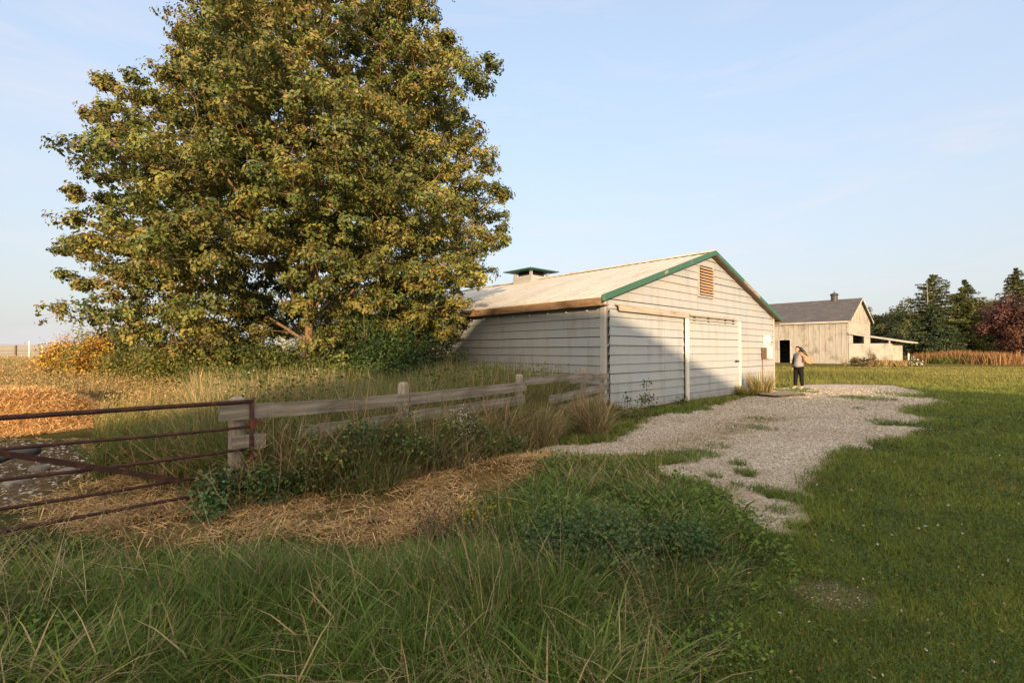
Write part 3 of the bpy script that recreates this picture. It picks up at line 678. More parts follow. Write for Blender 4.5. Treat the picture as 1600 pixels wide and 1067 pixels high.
# ridge ventilator: drum, flared cap, finial
mb = MB(); vx, vy = W2/2, 2.0
mb.tube([(vx,vy,A2-0.1),(vx,vy,A2+0.45)], 0.29, 14); mb.tube([(vx,vy,A2+0.45),(vx,vy,A2+0.56)], 0.30, 14, r1=0.36); mb.tube([(vx,vy,A2+0.56),(vx,vy,A2+0.66)], 0.36, 14, r1=0.33)
mb.tube([(vx,vy,A2+0.66),(vx,vy,A2+0.78)], 0.33, 14, r1=0.06); mb.tube([(vx,vy,A2+0.78),(vx,vy,A2+1.0)], 0.045, 8, r1=0.02)
mb.build('ridge_ventilator', M_DARKMETAL, b2)
# lean-to against the gable
lt = empty('lean_to', (B2[0], B2[1], 0.28), ANG, 'low lean-to of pale sheets under a tilted thin roof against the barn gable', 'shed')
LD, LW = 2.9, 5.3
mb = MB(); mb.box(0.0, 0.05, -LD, -0.03, -0.3, 1.80); mb.box(-0.012, -0.001, -1.55, -1.50, -0.3, 1.8); mb.box(-0.012, -0.001, -2.6, -2.56, -0.3, 1.8); mb.build('side_panel', M_PLY, lt)
mb = MB(); mb.box(0.0, LW, -LD-0.05, -LD-0.001, -0.3, 1.78)
for k in range(1, 6): mb.box(k*0.9, k*0.9+0.04, -LD-0.065, -LD-0.052, -0.3, 1.78)
mb.build('end_panel', M_PLY, lt)
mb = MB(); mb.box(LW-0.05, LW, -LD, -0.03, -0.3, 1.8); mb.build('side_panel', M_PLY, lt)
def lz(y): return 2.63 + y*0.20
for (y, w) in ((-0.17, 0.3), (-1.30, 0.34), (-2.85, 0.1)):
    mb = MB(); z1 = lz(y-w/2)-0.01
    mb.box(0.0, 0.07, y-w/2, y+w/2, 1.805, z1); mb.build('post', M_PLY, lt)
mb = MB()
for x in (LW*0.5, LW-0.06): mb = MB(); mb.box(x, x+0.06, -2.9, -2.84, 1.79, lz(-2.9)-0.01); mb.build('post', M_PLY, lt)
mb = MB(); P = [(-0.12, -0.04, lz(0)), (LW+0.2, -0.04, lz(0)), (LW+0.2, -4.0, lz(-4.0)), (-0.12, -4.0, lz(-4.0))]
v = [mb.bm.verts.new(p) for p in P]+[mb.bm.verts.new((p[0], p[1], p[2]+0.10)) for p in P]
for f in ((0,1,2,3),(4,7,6,5),(0,4,5,1),(1,5,6,2),(2,6,7,3),(3,7,4,0)): mb.bm.faces.new([v[i] for i in f])
mb.build('tilted_roof', M_PLY, lt)
mb = MB(); mb.box(0.1, LW-0.1, -LD+0.05, -0.05, 1.60, 1.62); mb.build('dark_interior', M_BLACK, lt)
mb = MB(); mb.box(-0.0, 0.09, -0.09, 0.0, -0.4, 0.95)
fx, fy = PX(1417.5, 37.5), 37.5
o = mb.build('white_post', M_WHITE, None, bevel=0.01, loc=(fx, fy, 0.3)); tag(o, 'short white post beside the low end of the lean-to', 'post')

# ------------------------------------------------------------------ board fence
fence = empty('board_fence', (FENCE[1][0], FENCE[1][1], 0), 0, 'weathered grey board fence running from the rusty gate to the barn corner', 'fence')
fo = Vector((FENCE[1][0], FENCE[1][1], 0))
def rail(p0, p1, z0, z1, h=0.145, th=0.03, off=0.085, name='rail', mat=None):
    a = Vector((p0[0], p0[1], z0))-fo; b = Vector((p1[0], p1[1], z1))-fo
    d = b-a; ln = d.length; hd = Vector((d.x, d.y, 0)).normalized(); n = Vector((hd.y, -hd.x, 0))
    a += n*off
    m = MB(); K = max(2, int(ln/0.25)); prev = None
    bow = random.uniform(-0.012, 0.012); tw = random.uniform(-0.03, 0.03)
    for k in range(K+1):
        t = k/K; c = bow*math.sin(t*math.pi); e0 = random.uniform(-0.004, 0.004); e1 = random.uniform(-0.004, 0.004)
        ring = [m.bm.verts.new(p) for p in ((t*ln, -th/2+tw*t*0.2, -h/2+c+e0), (t*ln, th/2+tw*t*0.2, -h/2+c+e0), (t*ln, th/2, h/2+c+e1), (t*ln, -th/2, h/2+c+e1))]
        if prev:
            for q in range(4): m.bm.faces.new((prev[q], prev[(q+1)%4], ring[(q+1)%4], ring[q]))
        else: m.bm.faces.new(ring[::-1])
        prev = ring
    m.bm.faces.new(prev)
    o = m.build(name, mat or M_BOARD, fence, loc=a); o.rotation_euler = d.to_track_quat('X', 'Z').to_euler(); return o
def post(x, y, w, h, par, base, rnd=True, zz=-0.3, lean=(0,0)):
    m = MB(); N_ = 10 if rnd else 4; rings = []
    for z, s in ((zz, 1.05), (0.2, 1.02), (h*0.6, 0.98), (h-0.05, 0.95), (h-0.015, 0.86), (h, 0.6)):
        rings.append([m.bm.verts.new((x-base[0]+lean[0]*z+math.cos(2*math.pi*k/N_+0.78)*w/2*s*(1.0+random.uniform(-.05,.05))*(1 if rnd else 1.3), y-base[1]+lean[1]*z+math.sin(2*math.pi*k/N_+0.78)*w/2*s*(1 if rnd else 1.3), z+random.uniform(-.006,.006))) for k in range(N_)])
    for a, b in zip(rings, rings[1:]):
        for k in range(N_): m.bm.faces.new((a[k], a[(k+1)%N_], b[(k+1)%N_], b[k]))
    m.bm.faces.new(rings[-1]); return m.build('post', M_POST, par, smooth=rnd)
fb = (fo.x, fo.y)
nrm = Vector((0.74, -0.67, 0))
post(-2.72+0.0, 4.62, 0.15, 1.04, fence, fb); post(-1.40, 5.98, 0.135, 1.09, fence, fb, lean=(0.0,0.01)); post(0.10, 7.95, 0.135, 1.09, fence, fb, lean=(0.02,0))
post(1.52, 10.02, 0.13, 1.10, fence, fb, rnd=False); post(2.06, 10.74, 0.09, 0.98, fence, fb, rnd=False)
FP = FENCE
rail((-2.82,4.47), (-1.36,5.93), 0.905, 0.885); rail((-1.36,5.95), (0.16,7.90), 0.885, 0.90); rail((0.14,7.88), (1.62,10.0), 0.975, 0.96, 0.12, off=0.10); rail((1.05,9.18), (2.14,10.75), 0.905, 0.915, 0.12)
rail((-2.74,4.54), (-2.52,4.74), 0.60, 0.60); rail((-2.3,4.95), (-1.38,5.93), 0.63, 0.65); rail((-1.36,5.95), (0.14,7.86), 0.66, 0.68); rail((0.6,8.5), (2.14,10.75), 0.60, 0.68)
rail((-1.36,5.95), (0.14,7.86), 0.36, 0.42, 0.13); rail((0.16,7.92), (2.14,10.75), 0.36, 0.44, 0.14)
# ------------------------------------------------------------------ rusty gate
gate = empty('tube_gate', (GATE_R[0], GATE_R[1], 0), ANG+math.pi, 'rusty five-bar tubular farm gate with a diagonal brace, hung open by the fence end', 'gate')
# local +x runs away from the fence end (towards camera-left)
GL = 3.6
for z, r in ((1.0, 0.021), (0.76, 0.0145), (0.54, 0.0145), (0.335, 0.0145), (0.17, 0.0145)):
    mb = MB(); mb.tube([(x, 0.006*math.sin(x*3+z*9), z+(0.0 if z > .9 else 0.007*math.sin(x*2.3+z*5))) for x in np.linspace(0.0 if z > .5 or z < .5 else 0, GL, 15)], r, 10); mb.build('bar', M_RUST, gate, smooth=True)
for x in (0.0, GL):
    mb = MB(); mb.tube([(x, 0, 1.02), (x, 0, 0.12)], 0.021, 10); mb.build('stile', M_RUST, gate, smooth=True)
mb = MB()
a = Vector((0.55, 0.022, 0.33)); b = Vector((2.35, 0.022, 1.10-0.1)); d = (b-a).normalized(); n_ = Vector((-d.z, 0, d.x))*0.022
v = [mb.bm.verts.new(p) for p in (a-n_, b-n_, b+n_, a+n_)]; u = [mb.bm.verts.new(q.co+Vector((0, 0.008, 0))) for q in v]
mb.bm.faces.new(v[::-1]); mb.bm.faces.new(u)
for i in range(4): mb.bm.faces.new((v[i], v[(i+1)%4], u[(i+1)%4], u[i]))
mb.build('brace', M_RUST, gate)
mb = MB()
for z in (0.78, 0.44): mb = MB(); mb.box(-0.10, 0.03, -0.04, 0.015, z-0.015, z+0.015); mb.tube([(-0.01, 0, z-0.05), (-0.01, 0, z+0.05)], 0.027, 10); mb.build('hinge', M_RUST2, gate)
mb = MB()   # chain loop slung from the post
pts = [(0.02+0.0*t, -0.03, 0.87) for t in (0,)]; 
for k in range(22):
    t = k/21; x = 0.02-0.36*t; z = 0.86-0.10*math.sin(math.pi*t); c = Vector((x, -0.045, z)); ax_ = Vector((0.011, 0, 0)) if k % 2 else Vector((0.011, 0.0, 0.0))
    mb.tube([c+Vector((0.011*math.cos(q), 0.006*math.sin(q) if k % 2 else 0, 0.0 if k % 2 else 0.006*math.sin(q))) for q in np.linspace(0, 2*math.pi, 7)], 0.0022, 5, cap=False)
mb.build('chain', M_RUST, gate)

# ------------------------------------------------------------------ far left board fence
lf = empty('panel_fence', (-60, 55, 0.4), 0, 'long low grey panel fence with pale posts on the far left skyline', 'fence')
mb = MB()
for k in range(5): mb.box(-6, 46, 0.0, 0.05, 0.02+k*0.34, 0.33+k*0.34)
mb.box(-6, 46, -0.03, 0.07, 1.74, 1.82); mb.build('panels', M_GREYPANEL, lf)
for k in range(16):
    mb = MB(); x = -5+k*3.2; mb.box(x, x+0.17, -0.12, -0.031, -0.3, 1.7); mb.build('post', M_WHITE if k % 2 else M_SOFFIT, lf)
mb = MB(); mb.tube([(0,0,-0.4),(0.02,0,2.05)], 0.09, 10, r1=0.07)
o = mb.build('timber_pole', M_WHITE, None, loc=(PX(46, 49), 49, 0.4)); tag(o, 'pale upright pole standing before the far grey fence', 'pole')

# ------------------------------------------------------------------ weathered boards lying by the barn
q = empty('board_platform', (*GP(1215, 619), 0.03), ANG-0.28, 'low platform of weathered boards lying on the gravel by the barn corner', 'platform')
for k in range(5):
    mb = MB(); y = -0.42+k*0.175; mb.box(-0.75+random.uniform(-.15,.05), 0.85+random.uniform(-.05,.2), y, y+0.16, 0.045+0.012*random.random(), 0.075); mb.build('board', M_BOARD, q, bevel=0.004)
for x in (-0.6, 0.1, 0.7):
    mb = MB(); mb.box(x, x+0.09, -0.40, 0.42, -0.03, 0.043); mb.build('bearer', M_SOFFIT, q)

# ------------------------------------------------------------------ house added behind the viewer, outlined to cast the shadow over the yard
te = math.tan(R(SUN_EL)); HYc = -22.0
fh = empty('shadow_house', (0, HYc, 0), 0, 'white house added behind the viewer, out of view, to shade the foreground', 'house')
def sx_(x, y): return x + (y-HYc)*math.tan(R(SUN_AZ))*1.0*(1)       # where a shadow point's ray passes the house front
def hz(x, y, z): return z + (y-HYc)*te/math.cos(R(SUN_AZ))
prof = [(-26, 3.6),(-9, 4.0),(-2.5, 4.75),(-1.5, 5.75),(-0.5,6.7),(0.5,7.6),(0.95,7.8),(3.64,7.05),(4.86,6.78),(6.33,6.34),(9.35,5.5),(10.5,5.2),(14.2,5.25),(16.8,5.8),(18.3,5.25),(36,5.1)]
mb = MB()
f0 = [mb.bm.verts.new((x, 0, z)) for x, z in [(prof[0][0], 0)]+prof+[(prof[-1][0], 0)]]
f1 = [mb.bm.verts.new((v.co.x, -8, v.co.z)) for v in f0]
mb.bm.faces.new(f0); mb.bm.faces.new(f1[::-1])
nf = len(f0)
for i in range(nf): mb.bm.faces.new((f0[i], f1[i], f1[(i+1)%nf], f0[(i+1)%nf]))
mb.build('wall', M_SIDE, fh)
for x in (-18, -12, -6, 1, 4.5, 12, 18, 24, 30):
    mb = MB(); mb.box(x-0.6, x+0.6, 0.001, 0.08, 1.0, 2.4); wv = mb.build('window', M_WHITE, fh)
    mb = MB(); mb.box(x-0.5, x+0.5, 0.081, 0.09, 1.1, 2.3); mb.build('pane', M_DARKMETAL, wv)
# ------------------------------------------------------------------ broadleaf tree builder
def grow(base, trunk_pts, centres, inner=None, r_tip=0.006, seg=0.45, k_pow=2.3):
    """connect cluster centres back to a set of stem polylines; returns edge arrays with radii"""
    nodes = []; parent = []
    for pl in trunk_pts:
        prev = pl['start'] if 'start' in pl else -1
        if isinstance(prev, tuple): prev = min(range(len(nodes)), key=lambda i: (nodes[i]-np.array(prev)).dot(nodes[i]-np.array(prev)))
        for p in pl['pts']:
            nodes.append(np.array(p, float)); parent.append(prev); prev = len(nodes)-1
    nodes = np.array(nodes); parent = list(parent)
    plen = np.zeros(len(nodes))
    for i in range(1, len(nodes)): plen[i] = plen[parent[i]]+np.linalg.norm(nodes[i]-nodes[parent[i]]) if parent[i] >= 0 else 0
    cap = len(nodes)+len(centres)*8
    Nn = np.zeros((cap, 3)); Nn[:len(nodes)] = nodes; PL = np.zeros(cap); PL[:len(nodes)] = plen; n = len(nodes)
    d0 = np.min(np.linalg.norm(centres[:,None,:]-nodes[None,:,:], axis=2), axis=1)
    order = np.argsort(d0)
    for ci in order:
        c = centres[ci]; dd = np.linalg.norm(Nn[:n]-c, axis=1)
        up = np.maximum(0, Nn[:n,2]-c[2])                # prefer limbs that rise outward
        cost = dd + 0.22*PL[:n] + 0.9*up
        j = int(np.argmin(cost)); m = max(1, int(dd[j]/seg)); last = j
        side = rng.normal(0, 0.07, 3)*dd[j]
        for k in range(1, m+1):
            if n >= cap: break
            t = k/m; p = Nn[j]*(1-t)+c*t + side*math.sin(math.pi*t) + np.array([0,0,0.10*dd[j]*math.sin(math.pi*t)*(0.5)])
            Nn[n] = p; parent.append(last); PL[n] = PL[last]+np.linalg.norm(p-Nn[last]); last = n; n += 1
    Nn = Nn[:n]; acc = np.zeros(n); ch = np.zeros(n, int)
    for i in range(n):
        if parent[i] >= 0: ch[parent[i]] += 1
    acc[ch == 0] = r_tip**k_pow
    for i in range(n-1, -1, -1):
        if parent[i] >= 0: acc[parent[i]] += acc[i]
    rad = acc**(1/k_pow)
    e = [(parent[i], i) for i in range(n) if parent[i] >= 0]
    a = np.array([x for x, _ in e]); b = np.array([x for _, x in e])
    return Nn[a], Nn[b], np.minimum(rad[a], rad[b]*1.25), rad[b], Nn, rad

def spaced(cands, dmin):
    keep = []; cell = {}
    for i, p in enumerate(cands):
        k = tuple((p//dmin).astype(int)); ok = True
        for dx in (-1,0,1):
            for dy in (-1,0,1):
                for dz in (-1,0,1):
                    for q in cell.get((k[0]+dx,k[1]+dy,k[2]+dz), ()):
                        if np.sum((cands[q]-p)**2) < dmin*dmin: ok = False; break
                    if not ok: break
                if not ok: break
            if not ok: break
        if ok: cell.setdefault(k, []).append(i); keep.append(i)
    return cands[keep]

# ---- the big oak
TB = np.array([-6.15, 14.0, 0.0])
zk = [0.9, 1.6, 2.4, 3.4, 4.9, 7.0, 8.6, 10.1, 12.0, 13.5, 14.8, 15.2]
Lk = [1.8, 3.6, 4.7, 5.3, 5.0, 4.2, 3.7, 3.4, 3.2, 2.6, 0.8, 0.1]
Rk = [1.8, 3.2, 4.2, 4.9, 5.2, 4.9, 4.9, 4.7, 3.8, 2.8, 0.8, 0.1]
Dk = [2.0, 3.0, 3.6, 4.2, 4.4, 4.1, 3.6, 3.1, 2.4, 1.8, 0.8, 0.1]
M_ = 60000
cz = rng.uniform(0.9, 15.6, M_); cxx = rng.uniform(-7.8, 6.4, M_); cyy = rng.uniform(-6.2, 6.2, M_)
Lw = np.interp(cz, zk, Lk); Rw = np.interp(cz, zk, Rk); Dw = np.interp(cz, zk, Dk)
rr = np.sqrt((cxx/np.where(cxx < 0, Lw, Rw))**2+(cyy/Dw)**2)
az_ = np.arctan2(cyy, cxx)
lob = 1+0.11*np.sin(az_*5+cz*1.1)+0.10*np.sin(az_*9-cz*2.3)+0.10*np.sin(cz*3.1+az_*2)
rr = rr/lob
hole = fnoise(cxx*1.0+cz*0.6, cyy+cz*0.9, 0.9, 11)+0.5*fnoise(cxx-cz, cyy+cz, 1.9, 4)
ok = (rr < 1.0) & ((rr > 0.55) | (rng.random(M_) < 0.16)) & ((hole > -0.34) | ((cxx < -2.5) & (hole > -1.2)))
ok &= ~((cz < 2.2) & (rr < 0.75))
# see-through bays near the lower left and around the main forks
ok &= ~((cz < 3.1) & (cz > 2.45) & (cxx < -2.6) & (cxx > -5.5) & (rng.random(M_) < 0.75))
ok &= ~((np.abs(cxx-0.1) < 1.15) & (cyy < 1.0) & (cz < 3.9) & (rng.random(M_) < 0.98))
cands = np.stack([cxx, cyy, cz], 1)[ok]
cen = spaced(cands, 0.53)
# the stray sprays on the left of the photograph's crown
ex = []
for px, py, rad_, k in ((158,125,0.35,3),(165,170,0.3,4),(140,195,0.25,3),(178,200,0.35,3),(120,380,0.4,4),(130,440,0.4,4),(160,300,0.4,4),(700,60,0.3,3),(782,300,0.3,3),(770,365,0.35,3),(735,410,0.3,3)):
    for _ in range(k):
        Y = 13.4; ex.append([PX(px, Y)-TB[0]+rng.normal(0, rad_*0.6), Y-14+rng.normal(0, .2), PZ(py, Y)+rng.normal(0, rad_*0.5)])
cen = np.concatenate([cen, np.array(ex)])
print('oak clusters', len(cen))
stems = []
tr = [(0,0,-0.2),(0.02,0,0.5),(0.0,0.02,1.1),(0.05,0.0,1.7),(0.06,0,2.3),(0.10,0.02,3.0)]
stems.append({'pts': tr})
def limb(start, end, n=9, wob=0.12, sag=0.0):
    s = np.array(start, float); e = np.array(end, float); out = []
    for k in range(1, n+1):
        t = k/n; out.append(tuple(s*(1-t)+e*t+np.array([math.sin(t*5+s[0])*wob, math.cos(t*4+e[0])*wob, math.sin(t*math.pi)*sag])))
    return {'start': tuple(start), 'pts': out}
stems += [limb((0.10,0.02,3.0),(0.5,0.2,12.5),18,0.15), limb((0.06,0,2.3),(-3.6,-1.4,9.0),14,0.15,0.3), limb((0.05,0,1.7),(-5.0,-0.6,4.6),12,0.12,0.1),
          limb((0.06,0,2.3),(3.6,-1.5,8.6),14,0.15,0.3), limb((0.05,0,1.7),(3.4,-1.8,4.6),10,0.1,0.2), limb((0.0,0.02,1.1),(-4.4,-2.2,2.3),10,0.1,-0.2),
          limb((0.10,0.02,3.0),(-1.6,3.4,8.5),12,0.1,0.2), limb((0.10,0.02,3.0),(1.2,-3.6,8.2),12,0.1,0.2), limb((0.06,0,2.3),(-1.5,-3.8,6.0),10,0.1,0.2), limb((0.06,0,2.3),(2.2,3.8,6.0),10,0.1,0.2),
          limb((0.0,0.02,1.1),(2.6,-2.6,1.9),8,0.1,-0.3), limb((0.10,0.02,3.0),(-2.0,-0.5,12.0),14,0.12,0.2)]
P0, P1, r0, r1, NN, rad = grow(TB, stems, cen, r_tip=0.0075, k_pow=2.15)
oak = empty('oak_tree', tuple(TB), 0, 'large spreading oak with yellowing green leaves standing left of the low pale barn', 'tree')
v = Veg(); big = np.clip(r0*0.85, 0.006, 0.24); big1 = np.clip(r1*0.85, 0.005, 0.24)
v.tubes(P0, P1, big, big1, np.array([0.1,0.07,0.05]), 6)
o = v.build('trunk', M_BARK, oak, smooth=True)
OAKC = np.array([1.18,1.16,1.1])*np.array([[0.115,0.135,0.034],[0.085,0.115,0.032],[0.15,0.155,0.040],[0.20,0.175,0.045],[0.065,0.095,0.030],[0.21,0.14,0.045]])
v = Veg()
nl = 250
cl_col = rng.integers(0, 6, len(cen)); cl_b = 1+0.16*rng.normal(0,1,len(cen))
sz = rng.uniform(0.34, 0.62, len(cen)); sz[-len(ex):] = 0.26
P = np.repeat(cen, nl, 0); S = np.repeat(sz, nl)
off = rng.normal(0, 1, (len(P), 3)); off /= np.linalg.norm(off, axis=1, keepdims=True)
# leaves sit in small rosettes (twig ends) inside every cluster
ntw = 17; tw = rng.normal(0, 1, (len(cen), ntw, 3)); tw /= np.linalg.norm(tw, axis=2, keepdims=True); tw *= rng.uniform(0.3, 1.05, (len(cen), ntw, 1))
tw[:,:,2] *= 0.5
ti = rng.integers(0, ntw, (len(cen), nl)); twp = tw[np.arange(len(cen))[:,None], ti].reshape(-1, 3)
P = P + twp*S[:,None] + off*rng.uniform(0.02, 0.15, (len(P), 1))
kk = np.where(rng.random(len(P)) < 0.55, np.repeat(cl_col, nl), rng.integers(0, 6, len(P)))
kk = np.where((kk == 5) & (rng.random(len(P)) < 0.5), 2, kk)
col = colvar(len(P), OAKC, 0.16, kk)*np.repeat(cl_b, nl)[:,None]
col = np.clip(col, 0.01, 1)
nrm_ = off*0.5 + 1.1*twp/np.maximum(np.linalg.norm(twp,axis=1,keepdims=True),1e-6) + rng.normal(0, 0.4, off.shape) + np.array([0,0,0.45])
v.leaves(P, rng.uniform(0.07, 0.13, len(P)), nrm_, col, 0.62)
v.build('crown', M_LEAF, oak)
# bare twigs carrying the rosettes
v = Veg(); c0 = np.repeat(cen, ntw, 0); t1 = c0+tw.reshape(-1,3)*np.repeat(sz, ntw)[:,None]
v.tubes(c0, t1, 0.006, 0.003, np.array([0.1,0.07,0.05]), 3); v.build('twigs', M_BARK, oak)
# ------------------------------------------------------------------ shrubs
def shrub(name, x, y, rx, ry, h, n, pal, size, label, cat, group=None, parentless=True, stemn=9, base=None, mat=None, hollow=0.35, zb=0.0, flowers=None):
    z0 = float(terrain(np.array([x]), np.array([y]))[0]); root = empty(name, (x, y, z0), 0, label, cat, group)
    v = Veg(); k = max(6, n//90); stemn = max(stemn, 5)
    a = rng.uniform(0, 2*np.pi, k); rr = rng.uniform(0, 1, k)**0.5; hz_ = rng.uniform(0.15, 1, k)
    s = np.sqrt(np.clip(1-(hz_*0.9)**2.2, 0.08, 1))
    cc = np.stack([np.cos(a)*rr*rx*s, np.sin(a)*rr*ry*s, zb+hz_*h*(0.85+0.15*rng.normal(0,1,k))], 1)
    idx = rng.integers(0, k, n); cs = 0.22*min(rx, ry, h)+0.07
    P = cc[idx] + rng.normal(0, 1, (n,3))*cs*0.62; P[:,2] = np.maximum(P[:,2], 0.02)
    cb = 1+0.22*rng.normal(0,1,k); col = colvar(n, pal, 0.15, np.where(rng.random(n)<0.6, (idx*7)%len(pal), rng.integers(0,len(pal),n)))*cb[idx][:,None]
    nr = (P-cc[idx])*3 + rng.normal(0,0.5,(n,3))+np.array([0,0,0.6])
    v.leaves(P, rng.uniform(0.6,1.25,n)*size, nr, np.clip(col,0.006,1), 0.65); v.build('foliage', mat or M_LEAF, root)
    v = Veg(); st = cc[rng.integers(0, k, stemn)]; b0 = st*np.array([0.25,0.25,0.0])+np.array([0,0,-0.05]); md = (b0+st)/2+rng.normal(0,0.05,st.shape)
    v.tubes(b0, md, 0.012*h+.003, 0.009*h+.002, np.array([0.12,0.09,0.06])); v.tubes(md, st, 0.009*h+.002, 0.004, np.array([0.12,0.09,0.06])); v.build('stems', M_BARK, root)
    if flowers:
        v = Veg(); m = flowers[0]; i2 = rng.integers(0, k, m); P = cc[i2]+rng.normal(0,1,(m,3))*cs*0.8; P[:,2] = np.maximum(P[:,2], 0.1)
        for _ in range(3): v.leaves(P, flowers[1], rng.normal(0,1,(m,3))+np.array([0,-0.5,1.0]), colvar(m, flowers[2], 0.06), 0.9, 0.1)
        v.build('flowers', M_GRASS, root)
    return root
DARKG = np.array([[0.035,0.07,0.02],[0.05,0.085,0.022],[0.028,0.055,0.018],[0.065,0.09,0.025]])
YELG = np.array([[0.16,0.16,0.03],[0.11,0.13,0.028],[0.26,0.19,0.035],[0.09,0.115,0.03]])
ORNG = np.array([[0.42,0.24,0.04],[0.36,0.17,0.035],[0.2,0.16,0.035],[0.5,0.33,0.06]])
MIDG = np.array([[0.08,0.11,0.028],[0.06,0.095,0.026],[0.11,0.13,0.03],[0.13,0.13,0.035]])
spec = [  # px centre, Y, radius, height, palette, label
 (415,12.0,1.4,1.6,MIDG,'olive green shrub under the oak trunk, left of its darker neighbours'),
 (490,11.4,1.2,1.25,MIDG,'leafy shrub straight below the oak trunk'),
 (560,12.3,1.5,2.35,DARKG,'dark green shrub rising right of the oak trunk'),
 (612,11.4,1.2,1.9,DARKG,'dark green shrub between the oak and the barn side wall'),
 (655,13.0,1.1,1.75,DARKG,'dark shrub touching the shaded side wall of the low barn'),
 (700,12.6,0.9,1.35,MIDG,'rank green weed thicket against the barn side wall under the eave'),
 (748,11.6,0.6,0.95,MIDG,'smaller leafy thicket farther right along the barn side wall'),
 (365,13.0,1.6,1.55,MIDG,'green shrub behind the tan grass, just left of the oak trunk'),
 (300,15.0,1.7,1.75,YELG,'yellow-green shrub behind the tan grass under the oak limbs'),
 (235,17.0,1.8,1.7,YELG,'yellowing shrub below the lowest left oak bough'),
 (175,19.0,1.8,2.0,YELG,'gold-tinged shrub at the left edge of the oak thicket'),
 (150,17.5,0.9,2.0,ORNG,'bright orange leaved shrub standing in the oak thicket'),
 (115,20.0,1.4,1.6,ORNG,'low orange and green shrub farthest left, beside the grey fence'),
 (265,21.0,2.0,1.7,DARKG,'deep green shrub in the second row under the oak'),
 (340,19.5,2.0,2.1,MIDG,'rounded green shrub far behind the oak trunk'),
]
for px, Y, r_, h, pal, lab in spec:
    shrub('shrub', PX(px, Y), Y, r_, r_*0.8, h, int(4200*r_*h), pal, 0.058+0.002*Y, lab, 'shrub', 'shrubs in the thicket under the oak')

# ------------------------------------------------------------------ weeds along the fence
fl = np.array(FENCE[1:]); 
def along(t, off):     # t 0..1 on the fence, off metres towards the viewer's side
    seg = np.linalg.norm(np.diff(fl, axis=0), axis=1); L_ = seg.sum()*t; i = 0
    while i < len(seg)-1 and L_ > seg[i]: L_ -= seg[i]; i += 1
    d = (fl[i+1]-fl[i])/seg[i]; p = fl[i]+d*L_; return p+np.array([d[1], -d[0]])*off
BRAM = 1.3*np.array([[0.055,0.10,0.03],[0.075,0.125,0.035],[0.045,0.08,0.028],[0.10,0.13,0.04],[0.17,0.17,0.045]])
wl = ['broad leaved weed clump at the foot of the gate post','bramble clump just right of the gate post','tall bramble clump below the first fence rail','bramble clump with yellowing leaves at mid first rail',
      'leafy weed clump left of the round fence post','weed clump at the foot of the round fence post','low leafy clump by the white asters','green weed clump under the second fence bay','small leafy clump before the leaning dry grass','weed clump near the last fence posts']
for i, (t, off, r_, h, nn) in enumerate(((0.0,0.16,0.30,0.55,1300),(0.07,0.24,0.32,0.68,1700),(0.135,0.32,0.34,0.72,1800),(0.20,0.36,0.36,0.72,1800),(0.265,0.38,0.34,0.64,1600),(0.33,0.42,0.34,0.55,1400),(0.40,0.52,0.36,0.42,1200),(0.5,0.30,0.34,0.42,900),(0.60,0.35,0.34,0.35,900),(0.78,0.35,0.4,0.4,700))):
    p = along(t, off); shrub('weed_clump', p[0], p[1], r_, r_*0.7, h, nn, BRAM, 0.045, wl[i], 'weeds', 'green weed clumps along the board fence', stemn=14)
p = GP(352, 790); shrub('nettle_clump', PX(350,4.4), 4.35, 0.26, 0.22, 0.42, 700, BRAM*np.array([1.1,1.25,1.5]), 0.05, 'pale green leafy clump covering the foot of the gate', 'weeds', stemn=10)
p = along(0.45, 0.28); shrub('white_aster', PX(722,6.15), 6.15, 0.27, 0.2, 0.62, 500, OLIVE, 0.03, 'bushy aster covered in tiny white flowers before the fence', 'flower', stemn=18, flowers=(330, 0.018, np.array([[0.75,0.73,0.68]])))
shrub('alfalfa_bush', PX(905,3.05), 3.05, 0.50, 0.42, 0.34, 7500, 1.5*np.array([[0.045,0.08,0.026],[0.06,0.10,0.028],[0.08,0.12,0.032],[0.038,0.07,0.025]]), 0.026, 'dense dark green clover-like bush in the centre foreground', 'plant', stemn=30)
shrub('alfalfa_bush', PX(1060,3.3), 3.3, 0.30, 0.25, 0.2, 2200, np.array([[0.045,0.10,0.03],[0.07,0.12,0.035]]), 0.028, 'small green clover-like clump right of the dense dark bush', 'plant', stemn=12)
shrub('dead_dock', PX(692,3.5), 3.5, 0.2, 0.16, 0.34, 1100, np.array([[0.11,0.07,0.045],[0.08,0.05,0.035],[0.15,0.10,0.06]]), 0.02, 'dead brown seeding dock clump left of the dense dark bush', 'plant', stemn=24)
shrub('goldenrod', PX(742,4.0), 4.0, 0.16, 0.14, 0.24, 300, GREENS, 0.03, 'small yellow leaved plant at the edge of the straw', 'plant', stemn=8, flowers=(40, 0.03, np.array([[0.5,0.36,0.04]])))
for px, Y, h, lab in ((985,9.6,0.62,'tall leafy weed growing against the left barn door'),(1005,10.4,0.85,'tallest leafy weed before the left barn door'),(1068,12.6,0.3,'low green weed at the foot of the white door post')):
    shrub('leafy_weed', PX(px,Y), Y, 0.22, 0.15, h, 240, MIDG, 0.055, lab, 'weeds', stemn=5)
for px, Y, r_, h, lab in ((1338,36.5,0.9,0.85,'brown-green bush at the foot of the grey barn corner'),(1356,35.6,1.0,0.9,'bush before the lean-to side panel')):
    shrub('small_bush', PX(px,Y), Y, r_, 0.6, h, 700, np.array([[0.2,0.16,0.06],[0.13,0.12,0.04],[0.25,0.17,0.08]]), 0.12, lab, 'shrub')
shrub('flower_clump', PX(1419,36.5), 36.5, 0.9, 0.5, 0.55, 400, MIDG, 0.12, 'low clump with white flowers by the lean-to end', 'flower', flowers=(70, 0.11, np.array([[0.75,0.72,0.65]])))

